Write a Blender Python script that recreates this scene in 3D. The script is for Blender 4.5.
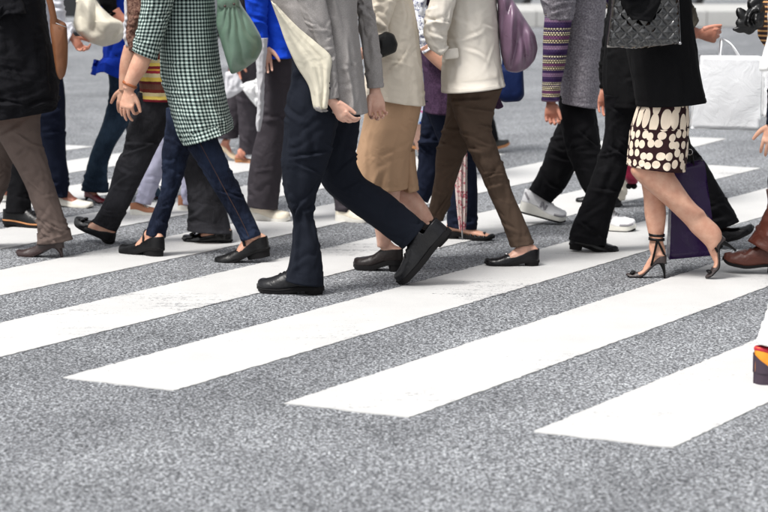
import bpy, bmesh, math, random
import numpy as np
from mathutils import Vector

for o in list(bpy.data.objects):
    bpy.data.objects.remove(o)
scene = bpy.context.scene
C = scene.collection
random.seed(4)
RNG = np.random.default_rng(7)

# ------------------------------------------------------------------ camera, sky, sun, exposure
FPX, PITCH, CAMH = 2455.0, 0.13865, 1.584        # focal length in px of the 768 px wide photo
cam = bpy.data.cameras.new('camera')
camo = bpy.data.objects.new('camera', cam); C.objects.link(camo)
camo.location = (0, 0, CAMH)
camo.rotation_euler = (math.pi / 2 - PITCH, 0, 0)
cam.sensor_width = 36.0
cam.lens = 36.0 * FPX / 768.0
cam.clip_start, cam.clip_end = 0.1, 2000
cam.dof.use_dof = True
cam.dof.focus_distance = 10.2
cam.dof.aperture_fstop = 4.8
scene.camera = camo

SUN_EL, SUN_AZ = math.radians(60), math.radians(-132)     # azimuth clockwise from +Y
world = bpy.data.worlds.new('World'); scene.world = world; world.use_nodes = True
wn = world.node_tree.nodes; wl = world.node_tree.links
sky = wn.new('ShaderNodeTexSky'); sky.sky_type = 'NISHITA'; sky.sun_disc = False
sky.sun_elevation = SUN_EL; sky.sun_rotation = SUN_AZ
sky.dust_density = 4.0; sky.ozone_density = 1.0; sky.air_density = 1.0
hs = wn.new('ShaderNodeHueSaturation'); hs.inputs['Saturation'].default_value = 0.16
wl.new(sky.outputs[0], hs.inputs['Color'])
bg = wn['Background']; wl.new(hs.outputs[0], bg.inputs['Color']); bg.inputs['Strength'].default_value = 0.078
sun = bpy.data.lights.new('sun', 'SUN'); sun.energy = 1.5; sun.angle = math.radians(15); sun.color = (1, .965, .92)
suno = bpy.data.objects.new('sun', sun); C.objects.link(suno)
d = Vector((math.sin(SUN_AZ) * math.cos(SUN_EL), math.cos(SUN_AZ) * math.cos(SUN_EL), math.sin(SUN_EL)))
suno.rotation_euler = d.to_track_quat('Z', 'Y').to_euler(); suno.location = (0, 0, 30)
scene.view_settings.view_transform = 'Standard'
scene.view_settings.look = 'None'
scene.view_settings.gamma = 1.0
scene.view_settings.exposure = 1.27
scene.render.engine = 'CYCLES'

# ------------------------------------------------------------------ pixel -> place
CP, SP = math.cos(PITCH), math.sin(PITCH)
def ray(px, py):
    dx, dy = px - 384.0, 256.0 - py
    return np.array([dx, FPX * CP + dy * SP, -FPX * SP + dy * CP])
def W(px, py, Y):                       # point seen at the pixel, at depth Y
    r = ray(px, py); r = r * (Y / r[1])
    return np.array([r[0], Y, CAMH + r[2]])
def G(px, py, z=0.0):                   # point of the ground seen at the pixel
    r = ray(px, py); t = (z - CAMH) / r[2]
    return np.array([r[0] * t, r[1] * t, z])
def D(py, px=384):
    return float(G(px, py)[1])
def WZ(px, Y, z):                       # pixel column, depth, height
    py = 256.0
    for _ in range(4):
        zz = W(px, py, Y)[2]; py -= (z - zz) * FPX / Y
    return W(px, py, Y)
def nrm(v):
    return v / (np.linalg.norm(v) + 1e-12)

# ------------------------------------------------------------------ noise (vectorised gradient noise)
PERM = np.random.default_rng(3).permutation(256); PERM = np.concatenate([PERM, PERM, PERM])
GR = np.random.default_rng(5).normal(size=(256, 3)); GR /= np.linalg.norm(GR, axis=1)[:, None]
def pn(p):
    p = np.asarray(p, float); i = np.floor(p).astype(int); f = p - i; i &= 255
    u = f * f * f * (f * (f * 6 - 15) + 10)
    out = 0
    for a in (0, 1):
        for b in (0, 1):
            for c in (0, 1):
                h = PERM[PERM[PERM[(i[..., 0] + a) & 255] + ((i[..., 1] + b) & 255)] + ((i[..., 2] + c) & 255)] & 255
                g = GR[h]; dd = f - np.array([a, b, c])
                w = (u[..., 0] if a else 1 - u[..., 0]) * (u[..., 1] if b else 1 - u[..., 1]) * (u[..., 2] if c else 1 - u[..., 2])
                out = out + w * (g * dd).sum(-1)
    return out * 1.5

# ------------------------------------------------------------------ mesh building
class MB:
    def __init__(s): s.v = []; s.f = []; s.uv = []; s.n = 0
    def add(s, v, f, uv=None):
        v = np.asarray(v, float).reshape(-1, 3)
        s.v.append(v); s.f += [tuple(i + s.n for i in q) for q in f]
        s.uv.append(np.zeros((len(v), 2)) if uv is None else np.asarray(uv, float).reshape(-1, 2))
        s.n += len(v); return s
    def grid(s, P, uv=None, closed=False, flip=False):
        n, m = P.shape[:2]; f = []
        for i in range(n - 1):
            for j in range(m if closed else m - 1):
                k = (j + 1) % m
                q = (i * m + j, i * m + k, (i + 1) * m + k, (i + 1) * m + j)
                f.append(q[::-1] if flip else q)
        return s.add(P, f, uv)
    def merge(s, o):
        return s.add(np.concatenate(o.v), o.f, np.concatenate(o.uv))
    def verts(s): return np.concatenate(s.v)
    def mesh(s, name, origin=(0, 0, 0), smooth=True, weld=0.0):
        me = bpy.data.meshes.new(name)
        V = s.verts() - np.asarray(origin); UV = np.concatenate(s.uv)
        me.from_pydata(V.tolist(), [], s.f)
        ul = me.uv_layers.new(name='UVMap')
        idx = np.zeros(len(me.loops), dtype=np.int32); me.loops.foreach_get('vertex_index', idx)
        ul.data.foreach_set('uv', UV[idx].astype(np.float32).ravel())
        bm = bmesh.new(); bm.from_mesh(me)
        if weld > 0: bmesh.ops.remove_doubles(bm, verts=bm.verts, dist=weld)
        bmesh.ops.recalc_face_normals(bm, faces=bm.faces)
        for f in bm.faces: f.smooth = smooth
        bm.to_mesh(me); bm.free()
        return me
    def build(s, name, mat, parent=None, smooth=True, weld=0.0, origin=None, thick=0.0, label=None, sharp=None):
        if origin is None: origin = np.array(parent['_o']) if parent is not None else s.base()
        me = s.mesh(name, origin, smooth, weld)
        me.materials.append(mat)
        o = bpy.data.objects.new(name, me); C.objects.link(o)
        o['_o'] = [float(q) for q in origin]
        if parent is not None: o.parent = parent
        else: o.location = origin
        if thick:
            md = o.modifiers.new('solid', 'SOLIDIFY'); md.thickness = thick; md.offset = 0
        if sharp:
            try: me.set_sharp_from_angle(angle=math.radians(sharp))
            except Exception: pass
        if label: o['label'] = label
        return o
    def base(s):
        V = s.verts(); return np.array([V[:, 0].mean(), V[:, 1].mean(), V[:, 2].min()])

def tag(o, label, cat, group=None):
    o['label'] = label; o['category'] = cat
    if group: o['group'] = group
    return o
def empty(name, loc):
    o = bpy.data.objects.new(name, None); C.objects.link(o); o.location = loc
    o['_o'] = [float(q) for q in loc]; o.empty_display_size = .2
    return o

def interp(P, t):                       # smooth curve through points, t in 0..1 by chord length of P[:, :3]
    P = np.asarray(P, float); k = len(P)
    L = np.concatenate([[0], np.cumsum(np.linalg.norm(np.diff(P[:, :3], axis=0), axis=1) + 1e-6)]); L /= L[-1]
    M = np.zeros_like(P)
    for i in range(k):
        a, b = max(i - 1, 0), min(i + 1, k - 1); M[i] = (P[b] - P[a]) / (L[b] - L[a])
    j = np.clip(np.searchsorted(L, t, side='right') - 1, 0, k - 2)
    h = (L[j + 1] - L[j]); x = ((t - L[j]) / h)[:, None]; h = h[:, None]
    return ((2*x**3 - 3*x**2 + 1) * P[j] + (x**3 - 2*x**2 + x) * h * M[j] + (-2*x**3 + 3*x**2) * P[j+1] + (x**3 - x**2) * h * M[j+1])

def stations(st, Y):
    A, B = [], []
    k = len(st)
    for i, q in enumerate(st):
        if isinstance(q, tuple) and len(q) == 2 and not np.isscalar(q[0]):
            A.append(q[0]); B.append(q[1]); continue
        y = Y if np.isscalar(Y) else (Y[i] if len(Y) == k and k > 2 else Y[0] + (Y[-1] - Y[0]) * i / (k - 1))
        if len(q) == 3: A.append(W(q[0], q[2], y)); B.append(W(q[1], q[2], y))
        else: A.append(W(q[0], q[1], y)); B.append(W(q[2], q[3], y))
    return np.array(A), np.array(B)

TROUSER = [(0, .006, .003), (.2, .004, .003), (.42, .009, .002), (.55, .006, .002), (.75, .004, .002), (.9, .008, .002), (1, .006, .001)]
RES = [1.0]
def loft(A, B, dr=None, kd=1.0, step=.0065, seg=66, folds=None, lam=.055, kv=2.2, seed=0, hem=True, caps=(True, False), pw=2.15, shrink=1.0, twist=1.0, fn=None, cap=.088):
    """tube through silhouette pairs A-B; dr = half depth in metres at (top .. bottom), else kd x half width"""
    Cn = (A + B) / 2; U = (B - A) / 2
    hw = np.linalg.norm(U, axis=1)
    if dr is not None:
        dr = np.asarray(dr, float)
        DR = np.interp(np.linspace(0, 1, len(A)), np.linspace(0, 1, len(dr)), dr)
    else: DR = np.minimum(hw * kd, cap)
    length = np.linalg.norm(np.diff(Cn, axis=0), axis=1).sum()
    if folds is not None: step, seg = step * RES[0], int(seg / RES[0])
    n = max(4, int(length / step))
    t = np.linspace(0, 1, n)
    R = interp(np.concatenate([Cn, U, DR[:, None]], axis=1), t)
    c, u, dp = R[:, :3], R[:, 3:6] * shrink, R[:, 6] * shrink
    s = np.concatenate([[0], np.cumsum(np.linalg.norm(np.diff(c, axis=0), axis=1))])
    th = np.linspace(-math.pi / 2, 1.5 * math.pi, seg + 1)
    ce, se = np.cos(th), np.sin(th)
    cx = np.sign(ce) * np.abs(ce) ** (2 / pw); sx = np.sign(se) * np.abs(se) ** (2 / pw)
    depth = np.array([0, -1.0, 0])
    P = c[:, None, :] - u[:, None, :] * cx[None, :, None] + (dp[:, None] * sx[None, :])[..., None] * depth
    rad = P - c[:, None, :]; N = rad / (np.linalg.norm(rad, axis=2, keepdims=True) + 1e-9)
    if folds is not None:
        fr = np.array(folds, float)
        aH = np.interp(t, fr[:, 0], fr[:, 1])[:, None]; aV = np.interp(t, fr[:, 0], fr[:, 2])[:, None]
        S = s[:, None] + 0 * th[None]; T = th[None] + 0 * S
        o = seed * 7.31
        warp = pn(np.stack([np.cos(T) * .8 + o, np.sin(T) * .8, S * 6 + o], -1))
        h1 = pn(np.stack([np.cos(T + twist * S * 4) * .75 + o, np.sin(T + twist * S * 4) * .75 + 3, S / (lam * 1.5) + 1.6 * warp + .9 * np.sin(T + o)], -1))
        h2 = pn(np.stack([np.cos(T) * 1.1 + o + 9, np.sin(T) * 1.1, S / (lam * .75) + 1.5 * warp], -1))
        v1 = pn(np.stack([np.cos(T) * kv + o, np.sin(T) * kv, S * 2.2 + o], -1))
        h3 = pn(np.stack([np.cos(T - twist * S * 6) * 1.3 + o + 21, np.sin(T - twist * S * 6) * 1.3, S / (lam * 1.7) + 1.8 * warp], -1))
        crease = np.clip(1 - np.abs(h3) * 4.5, 0, 1) ** 2
        prot = .25 + .75 * np.abs(np.sin(T)) ** .8            # keep the traced outline calm
        dsp = prot * (1.0 * aH * (np.abs(h1) * 2.1 - .6 + .4 * crease) + aV * v1 * 1.3)
        # single creases: a sharp ridge beside a valley, slightly curved, running across or along the limb
        rg = np.random.default_rng(int(seed * 1000) % 99991); per = np.mean(hw) + np.mean(DR); circ = math.pi * per
        tt = np.linspace(0, 1, 60); wH = np.interp(tt, fr[:, 0], fr[:, 1]) ** 1.5; wV = np.interp(tt, fr[:, 0], fr[:, 2]) ** 1.3 + 1e-9
        X = T * per / 2
        for mode, wgt, cnt in ((0, wH, int(26 * min(1.6, s[-1] / .8) + 5)), (1, wV, 9)):
            for _ in range(cnt):
                q = rg.choice(60, p=wgt / wgt.sum()) / 59.; s0 = q * s[-1]; x0 = rg.uniform(0, circ)
                if mode == 0: an = rg.normal(0, .45); ln = rg.uniform(.05, .13); wd = rg.uniform(.006, .013); dep = np.interp(q, fr[:, 0], fr[:, 1]) * rg.uniform(.7, 1.9)
                else: an = math.pi / 2 + rg.normal(0, .22); ln = rg.uniform(.08, .22); wd = rg.uniform(.010, .020); dep = np.interp(q, fr[:, 0], fr[:, 2]) * rg.uniform(.7, 1.9)
                dx = (X - x0 + circ / 2) % circ - circ / 2; dy = S - s0
                al = dx * math.cos(an) + dy * math.sin(an); pp = -dx * math.sin(an) + dy * math.cos(an) + rg.normal(0, 1.6) * al * al
                env = np.clip(1 - (al / ln) ** 2, 0, 1) ** 1.5
                dsp = dsp + prot * dep * env * (np.exp(-((pp - wd * .55) / wd) ** 2) - .9 * np.exp(-((pp + wd * .75) / (wd * .7)) ** 2))
        if hem: dsp = dsp - .0022 * np.exp(-((S - (s[-1] - .022)) / .0035) ** 2)
        P = P + N * dsp[..., None]
    if fn is not None: P = fn(P, s, th, N)
    r0 = float(np.mean(np.concatenate([hw, DR])))
    UV = np.stack([np.broadcast_to(th[None] * r0, P.shape[:2]), np.broadcast_to(s[:, None], P.shape[:2])], -1)
    m = MB()
    if hem:
        last = P[-1]; ax = nrm(c[-1] - c[-2]); i1 = last - N[-1] * .004 + ax * .001; i2 = last - N[-1] * .007 - ax * .05
        P = np.concatenate([P, i1[None], i2[None]]); UV = np.concatenate([UV, UV[-1:], UV[-1:] - [[[0, .05]]]])
    m.grid(P, UV)
    for flag, ring in ((caps[0], P[0]), (caps[1], P[-1])):
        if flag:
            q = np.concatenate([ring, ring.mean(0, keepdims=True)]); k = len(ring)
            m.add(q, [(j, j + 1, k) for j in range(k - 1)], np.tile(UV[0, :1], (k + 1, 1)))
    return m

def tube(P, r, seg=10, n=None, flat=None, caps=True):
    P = np.asarray(P, float); r = np.broadcast_to(np.asarray(r, float), (len(P),))
    if n: R = interp(np.concatenate([P, r[:, None]], 1), np.linspace(0, 1, n)); P, r = R[:, :3], R[:, 3]
    T = np.gradient(P, axis=0); ref = np.array([.13, .9, .3]); rings = []
    for p, t, rr in zip(P, T, r):
        t = nrm(t); a = nrm(ref - t * ref.dot(t)); b = np.cross(t, a); ref = a
        th = np.linspace(0, 2 * math.pi, seg, endpoint=False)
        k = 1.0 if flat is None else flat
        rings.append(p + rr * (np.cos(th)[:, None] * a * k + np.sin(th)[:, None] * b))
    m = MB(); P2 = np.array(rings); L = np.concatenate([[0], np.cumsum(np.linalg.norm(np.diff(P, axis=0), axis=1))])
    UV = np.stack([np.broadcast_to(np.linspace(0, 1, seg)[None] * .05, P2.shape[:2]), np.broadcast_to(L[:, None], P2.shape[:2])], -1)
    m.grid(P2, UV, closed=True)
    if caps:
        for ring in (P2[0], P2[-1]):
            m.add(np.concatenate([ring, ring.mean(0, keepdims=True)]), [(j, (j + 1) % seg, seg) for j in range(seg)])
    return m

def ribbon(P, wv, th=.003):             # strap: flat band along P, wv = width vectors
    P = np.asarray(P, float); wv = np.asarray(wv, float)
    T = np.gradient(P, axis=0); m = MB(); rows = []
    for p, w, t in zip(P, wv, T):
        nn = nrm(np.cross(w, t)) * th / 2
        rows.append([p - w/2 - nn, p + w/2 - nn, p + w/2 + nn, p - w/2 + nn])
    m.grid(np.array(rows), closed=True)
    m.add(np.array(rows[0]), [(0, 1, 2, 3)]); m.add(np.array(rows[-1]), [(0, 1, 2, 3)])
    return m

def pillow(outline, Y, half, ycen=None, nr=14, per=90, pw=2.4, noise=.0, nsc=(9, 9), seed=0, tilt=0.0, quilt=None, flatback=1.0, fn=None):
    """closed inflated shape: outline in pixels at depth Y, half = half thickness in m"""
    pts = np.array([W(x, y, Y) for x, y in outline]); cl = np.concatenate([pts, pts[:1]])
    L = np.concatenate([[0], np.cumsum(np.linalg.norm(np.diff(cl, axis=0), axis=1))]); tt = np.linspace(0, L[-1], per, endpoint=False)
    # rounded resampling of the outline
    R = np.stack([np.interp(tt, L, cl[:, k]) for k in range(3)], 1)
    for _ in range(max(2, per // 22)): R = .5 * R + .25 * (np.roll(R, 1, 0) + np.roll(R, -1, 0))
    c = R.mean(0); m = MB()
    x0, z0 = c[0], c[2]
    for sgn in (-1, 1):
        rows = []
        for i in range(nr + 1):
            q = math.sin(i / nr * math.pi / 2) if i < nr else 1.0
            p = c + (R - c) * q
            h = half * (1 - q ** pw) ** (1 / 2.0)
            p = p.copy(); nz = np.zeros(per)
            if noise:
                nz = pn(np.stack([(p[:, 0] - x0) * nsc[0] + seed * 5.1, (p[:, 2] - z0) * nsc[1] + sgn, np.full(per, seed * 3.7)], -1))
                nz2 = pn(np.stack([(p[:, 0] - x0) * nsc[0] * 2.3 + seed, (p[:, 2] - z0) * nsc[1] * 2.3, np.full(per, seed + 9.)], -1))
                nz = noise * (np.abs(nz) * 2 - .5 + .4 * nz2) * (1 - q ** 6)
            if quilt:
                a = (p[:, 0] - x0) / quilt[0]; b = (p[:, 2] - z0) / quilt[0]
                g = np.abs(np.sin((a + b) * math.pi) * np.sin((a - b) * math.pi)) ** .45
                nz = nz + quilt[1] * (g - .5) * (1 - q ** 12)
            p[:, 1] += sgn * (h * (flatback if sgn > 0 else 1) + nz) + (p[:, 2] - z0) * tilt
            rows.append(p)
        P = np.array(rows); UV = np.stack([P[..., 0] - x0, P[..., 2] - z0], -1)
        m.grid(P, UV, closed=True)
    return m

def remesh(m, voxel, smooth=2):
    me = m.mesh('tmp', weld=.0002); o = bpy.data.objects.new('tmp', me); C.objects.link(o)
    r = o.modifiers.new('r', 'REMESH'); r.mode = 'VOXEL'; r.voxel_size = voxel; r.adaptivity = 0
    if smooth:
        s = o.modifiers.new('s', 'SMOOTH'); s.factor = .5; s.iterations = smooth
    dg = bpy.context.evaluated_depsgraph_get(); ev = o.evaluated_get(dg); em = ev.to_mesh()
    v = np.zeros(len(em.vertices) * 3); em.vertices.foreach_get('co', v)
    f = [tuple(p.vertices) for p in em.polygons]
    ev.to_mesh_clear(); bpy.data.objects.remove(o); bpy.data.meshes.remove(me)
    return MB().add(v.reshape(-1, 3), f)
# ------------------------------------------------------------------ materials
def lin(r, g, b, k=1.0):
    f = lambda c: ((c / 255 + .055) / 1.055) ** 2.4 if c > 10 else c / 255 / 12.92
    return (f(r) * k, f(g) * k, f(b) * k, 1)
class NT:
    def __init__(s, name):
        s.m = bpy.data.materials.new(name); s.m.use_nodes = True
        s.t = s.m.node_tree; s.b = s.t.nodes['Principled BSDF']
    def n(s, typ, **kw):
        x = s.t.nodes.new('ShaderNode' + typ)
        for k, v in kw.items():
            if k.startswith('_'): setattr(x, k[1:], v)
            else: x.inputs[k.replace('__', ' ')].default_value = v
        return x
    def l(s, a, b): s.t.links.new(a, b)
    def math(s, op, a, b=None, clamp=False):
        x = s.n('Math', _operation=op, _use_clamp=clamp)
        for i, q in enumerate((a, b)):
            if q is None: continue
            if isinstance(q, (int, float)): x.inputs[i].default_value = q
            else: s.l(q, x.inputs[i])
        return x.outputs[0]
    def mix(s, f, a, b, mode='MIX'):
        x = s.n('Mix', _data_type='RGBA', _blend_type=mode)
        for i, q in ((0, f), (6, a), (7, b)):
            if isinstance(q, (int, float, tuple)): x.inputs[i].default_value = q
            else: s.l(q, x.inputs[i])
        return x.outputs[2]
    def uv(s, sx=1, sy=1):
        tc = s.n('TexCoord'); mp = s.n('Mapping'); mp.inputs['Scale'].default_value = (sx, sy, 1)
        s.l(tc.outputs['UV'], mp.inputs[0]); return mp.outputs[0]
    def obj(s, sc=1):
        tc = s.n('TexCoord'); mp = s.n('Mapping'); mp.inputs['Scale'].default_value = (sc, sc, sc) if np.isscalar(sc) else sc
        s.l(tc.outputs['Object'], mp.inputs[0]); return mp.outputs[0]
    def noise(s, vec, scale, detail=3, rough=.55, dist=0):
        x = s.n('TexNoise', Scale=scale, Detail=detail, Roughness=rough, Distortion=dist); s.l(vec, x.inputs['Vector']); return x.outputs['Fac']
    def ramp(s, f, stops, interp='LINEAR'):
        x = s.n('ValToRGB'); cr = x.color_ramp; cr.interpolation = interp
        while len(cr.elements) < len(stops): cr.elements.new(.5)
        for e, (p, c) in zip(cr.elements, stops): e.position = p; e.color = c if len(c) == 4 else (*c, 1)
        s.l(f, x.inputs[0]); return x.outputs[0]
    def bump(s, h, strength=.3, dist=.002, prev=None):
        x = s.n('Bump', Strength=strength, Distance=dist); s.l(h, x.inputs['Height'])
        if prev is not None: s.l(prev, x.inputs['Normal'])
        s.l(x.outputs[0], s.b.inputs['Normal']); return x.outputs[0]

def fabric_finish(t, col, rough=.9, weave=.25, wrinkle=.5, sheen=.0, var=.06, wsc=14, spec=.12):
    o = t.obj(1)
    v = t.noise(o, 9, 4)
    dark = t.mix(1.0, col, (1 - var, 1 - var, 1 - var, 1), 'MULTIPLY')
    lite = t.mix(1.0, col, (1 + var, 1 + var, 1 + var, 1), 'MULTIPLY')
    c2 = t.mix(v, dark, lite)
    t.l(c2, t.b.inputs['Base Color'])
    t.b.inputs['Roughness'].default_value = rough
    t.b.inputs['Specular IOR Level'].default_value = spec
    t.b.inputs['Sheen Weight'].default_value = sheen
    w1 = t.noise(o, wsc * .7, 2.6, .5, .7)
    b1 = t.bump(w1, min(1.0, wrinkle * 1.1), .022)
    w = t.n('TexNoise', Scale=650, Detail=1); t.l(o, w.inputs['Vector'])
    t.bump(w.outputs['Fac'], weave, .0012, b1)
    return t.m
MATS = {}
def cloth(name, rgb, **kw):
    if name in MATS: return MATS[name]
    t = NT(name); c = t.n('RGB'); k_ = .72 if max(rgb[:3]) < 60 else 1.0; c.outputs[0].default_value = lin(*rgb, k_)
    MATS[name] = fabric_finish(t, c.outputs[0], **kw); return MATS[name]
def denim(name, rgb, fade):
    t = NT(name); o = t.obj(1)
    n1 = t.noise(o, 5, 3); n2 = t.noise(t.obj((260, 260, 40)), 1, 2)
    f = t.ramp(n1, [(.42, (0, 0, 0)), (.72, (1, 1, 1))])
    c = t.mix(f, lin(*rgb), lin(*fade))
    f2 = t.ramp(n2, [(.4, (0, 0, 0)), (.75, (1, 1, 1))])
    c = t.mix(t.math('MULTIPLY', f2, .3), c, lin(*fade))
    return fabric_finish(t, c, weave=.4, wrinkle=.6, var=.15, wsc=18)
def leather(name, rgb, rough=.38, wr=.55, sc=30, coat=.0, var=.2, spec=.5):
    t = NT(name); o = t.obj(1); n = t.noise(o, 18, 4)
    c = t.mix(n, lin(*rgb, 1 - var), lin(*rgb, 1 + var)); t.l(c, t.b.inputs['Base Color'])
    r = t.math('MULTIPLY_ADD', n, .25); t.t.nodes[-1].inputs[2].default_value = rough - .12; t.l(r, t.b.inputs['Roughness'])
    t.b.inputs['Coat Weight'].default_value = coat; t.b.inputs['Coat Roughness'].default_value = .15
    t.b.inputs['Specular IOR Level'].default_value = spec
    b = t.bump(t.noise(o, sc, 4, .6, .6), wr, .006)
    v = t.n('TexVoronoi', Scale=700); t.l(o, v.inputs['Vector']); t.bump(v.outputs['Distance'], .12, .0008, b)
    return t.m
def skin(name, rgb):
    t = NT(name); o = t.obj(1); n = t.noise(o, 22, 4); n2 = t.noise(o, 160, 3)
    c = t.mix(t.ramp(n, [(.3, (0, 0, 0)), (.7, (1, 1, 1))]), lin(rgb[0] - 14, rgb[1] - 20, rgb[2] - 19), lin(rgb[0] + 8, rgb[1] + 10, rgb[2] + 10))
    n3 = t.noise(o, 60, 3); c = t.mix(t.math('MULTIPLY', t.ramp(n3, [(.5, (0, 0, 0)), (.75, (1, 1, 1))]), .18), c, lin(rgb[0] - 26, rgb[1] - 48, rgb[2] - 44))
    c = t.mix(t.math('MULTIPLY', n2, .35), c, lin(rgb[0] - 10, rgb[1] - 34, rgb[2] - 34))
    t.l(c, t.b.inputs['Base Color']); t.b.inputs['Roughness'].default_value = .48
    t.b.inputs['Subsurface Weight'].default_value = .12; t.b.inputs['Subsurface Radius'].default_value = (.012, .005, .003)
    t.b.inputs['Subsurface Scale'].default_value = .4
    b_ = t.bump(n2, .35, .0015); t.bump(t.noise(o, 45, 3), .5, .004, b_); return t.m
def plain(name, rgb, rough=.5, metal=0, spec=.5, bumpsc=60, bs=.1):
    t = NT(name); o = t.obj(1); n = t.noise(o, 25, 4)
    t.l(t.mix(n, lin(*rgb, .82), lin(*rgb, 1.12)), t.b.inputs['Base Color'])
    t.b.inputs['Roughness'].default_value = rough; t.b.inputs['Metallic'].default_value = metal
    t.b.inputs['Specular IOR Level'].default_value = spec
    t.bump(t.noise(o, bumpsc, 3), bs, .003); return t.m

def m_gingham():
    t = NT('gingham cotton'); u = t.uv(1, 1); sx = t.n('SeparateXYZ'); t.l(u, sx.inputs[0])
    per = .0168
    def st(q):
        fr = t.math('FRACT', t.math('DIVIDE', q, per)); return t.math('GREATER_THAN', fr, .5)
    a, b = st(sx.outputs[0]), st(sx.outputs[1])
    c = t.mix(a, lin(184, 196, 190), lin(96, 114, 110)); d_ = t.mix(a, lin(92, 110, 107), lin(14, 15, 18))
    return fabric_finish(t, t.mix(b, c, d_), weave=.2, wrinkle=.5, var=.06)
def m_fairisle():
    t = NT('fair isle knit'); u = t.uv(1, 1); sx = t.n('SeparateXYZ'); t.l(u, sx.inputs[0])
    band = t.math('FRACT', t.math('DIVIDE', sx.outputs[1], .135))
    base = t.ramp(band, [(0, lin(52, 36, 72)), (.1, lin(34, 26, 44)), (.2, lin(56, 40, 76)), (.28, lin(26, 22, 30)), (.42, lin(88, 50, 84)), (.52, lin(30, 24, 36)), (.64, lin(54, 40, 76)), (.76, lin(110, 84, 112)), (.9, lin(52, 38, 74))], 'CONSTANT')
    px = .0098
    row = t.math('FLOOR', t.math('DIVIDE', sx.outputs[1], px))
    off = t.math('MULTIPLY', t.math('MODULO', row, 2), .5)
    fx = t.math('FRACT', t.math('ADD', t.math('DIVIDE', sx.outputs[0], px * 1.25), off))
    fy = t.math('FRACT', t.math('DIVIDE', sx.outputs[1], px))
    dx = t.math('ABSOLUTE', t.math('SUBTRACT', fx, .5)); dy = t.math('ABSOLUTE', t.math('SUBTRACT', fy, .5))
    dot = t.math('LESS_THAN', t.math('ADD', dx, dy), .43)
    msk = t.ramp(band, [(0, (0, 0, 0)), (.1, (1, 1, 1)), (.2, (.0, .0, .0)), (.24, (1, 1, 1)), (.42, (.25, .25, .25)), (.52, (1, 1, 1)), (.66, (0, 0, 0)), (.76, (.6, .6, .6)), (.9, (.1, .1, .1))], 'CONSTANT')
    dc = t.ramp(band, [(0, lin(214, 204, 176)), (.24, lin(226, 214, 180)), (.4, lin(170, 120, 150)), (.52, lin(220, 206, 170)), (.76, lin(150, 130, 150))], 'CONSTANT')
    return fabric_finish(t, t.mix(t.math('MULTIPLY', dot, msk), base, dc), weave=.6, wrinkle=.4, var=.08, rough=.95)
def m_polka():
    t = NT('spotted skirt cloth'); u = t.uv(1, 1); sx = t.n('SeparateXYZ'); t.l(u, sx.inputs[0])
    # large long shapes towards the waist, small discs at the hem (v grows downwards)
    out = None
    cols = []
    for sc, sy, lo, hi, th in ((19, .55, -1, .15, .46), (24, 1.0, .15, 9, .42)):
        cb = t.n('CombineXYZ'); t.l(sx.outputs[0], cb.inputs[0]); t.l(t.math('MULTIPLY', sx.outputs[1], sy), cb.inputs[1])
        v = t.n('TexVoronoi', Scale=sc, Randomness=.5, _voronoi_dimensions='2D'); t.l(cb.outputs[0], v.inputs['Vector'])
        ins = t.math('LESS_THAN', v.outputs['Distance'], th)
        w = t.math('MULTIPLY', t.math('GREATER_THAN', sx.outputs[1], lo), t.math('LESS_THAN', sx.outputs[1], hi))
        cols.append(t.math('MULTIPLY', ins, w))
    msk = t.math('MAXIMUM', cols[0], cols[1])
    n = t.noise(t.uv(260, 30), 1, 1)
    cream = t.mix(n, lin(214, 196, 174), lin(232, 218, 200))
    return fabric_finish(t, t.mix(msk, lin(46, 28, 30), cream), weave=.2, wrinkle=.35, var=.05)
def m_stripes(name, per, stops, **kw):
    t = NT(name); u = t.uv(1, 1); sx = t.n('SeparateXYZ'); t.l(u, sx.inputs[0])
    nz = t.noise(t.uv(60, 60), 1, 2)
    q = t.math('ADD', t.math('DIVIDE', sx.outputs[1], per), t.math('MULTIPLY', nz, .03))
    c = t.ramp(t.math('FRACT', q), [(p, lin(*r)) for p, r in stops], 'CONSTANT')
    n2 = t.noise(t.uv(300, 300), 1, 2)
    c = t.mix(t.math('MULTIPLY', n2, .5), c, t.mix(1.0, c, (.45, .4, .4, 1), 'MULTIPLY'))
    return fabric_finish(t, c, **kw)
def m_mottled(name, a, b, sc=180, k=1.0, thin=0, **kw):
    t = NT(name); n = t.noise(t.obj(1), sc, 3, .7)
    f = t.ramp(n, [(.38, (0, 0, 0)), (.62, (1, 1, 1))])
    return fabric_finish(t, t.mix(f, lin(*a), lin(*b)), **kw)
def m_floral(name, ground, c1, c2, sc=40):
    t = NT(name); o = t.obj(1)
    v = t.n('TexVoronoi', Scale=sc); t.l(o, v.inputs['Vector'])
    r = t.ramp(v.outputs['Color'], [(.0, ground + (1,)), (.35, c1 + (1,)), (.6, ground + (1,)), (.75, c2 + (1,))], 'CONSTANT')
    n = t.noise(o, sc * 1.6, 3)
    return fabric_finish(t, t.mix(t.ramp(n, [(.45, (0, 0, 0)), (.52, (1, 1, 1))]), ground + (1,), r), wrinkle=.3)
def m_plastic(name, rgb, alpha_t=.25, rough=.3):
    t = NT(name); o = t.obj(1)
    n = t.noise(o, 9, 4, .6, .5)
    t.l(t.mix(n, lin(*rgb, .9), lin(*rgb, 1.05)), t.b.inputs['Base Color'])
    t.b.inputs['Roughness'].default_value = rough; t.b.inputs['Transmission Weight'].default_value = alpha_t
    t.b.inputs['IOR'].default_value = 1.1
    t.bump(t.noise(o, 11, 5, .55, 1.2), .5, .012); return t.m

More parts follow.
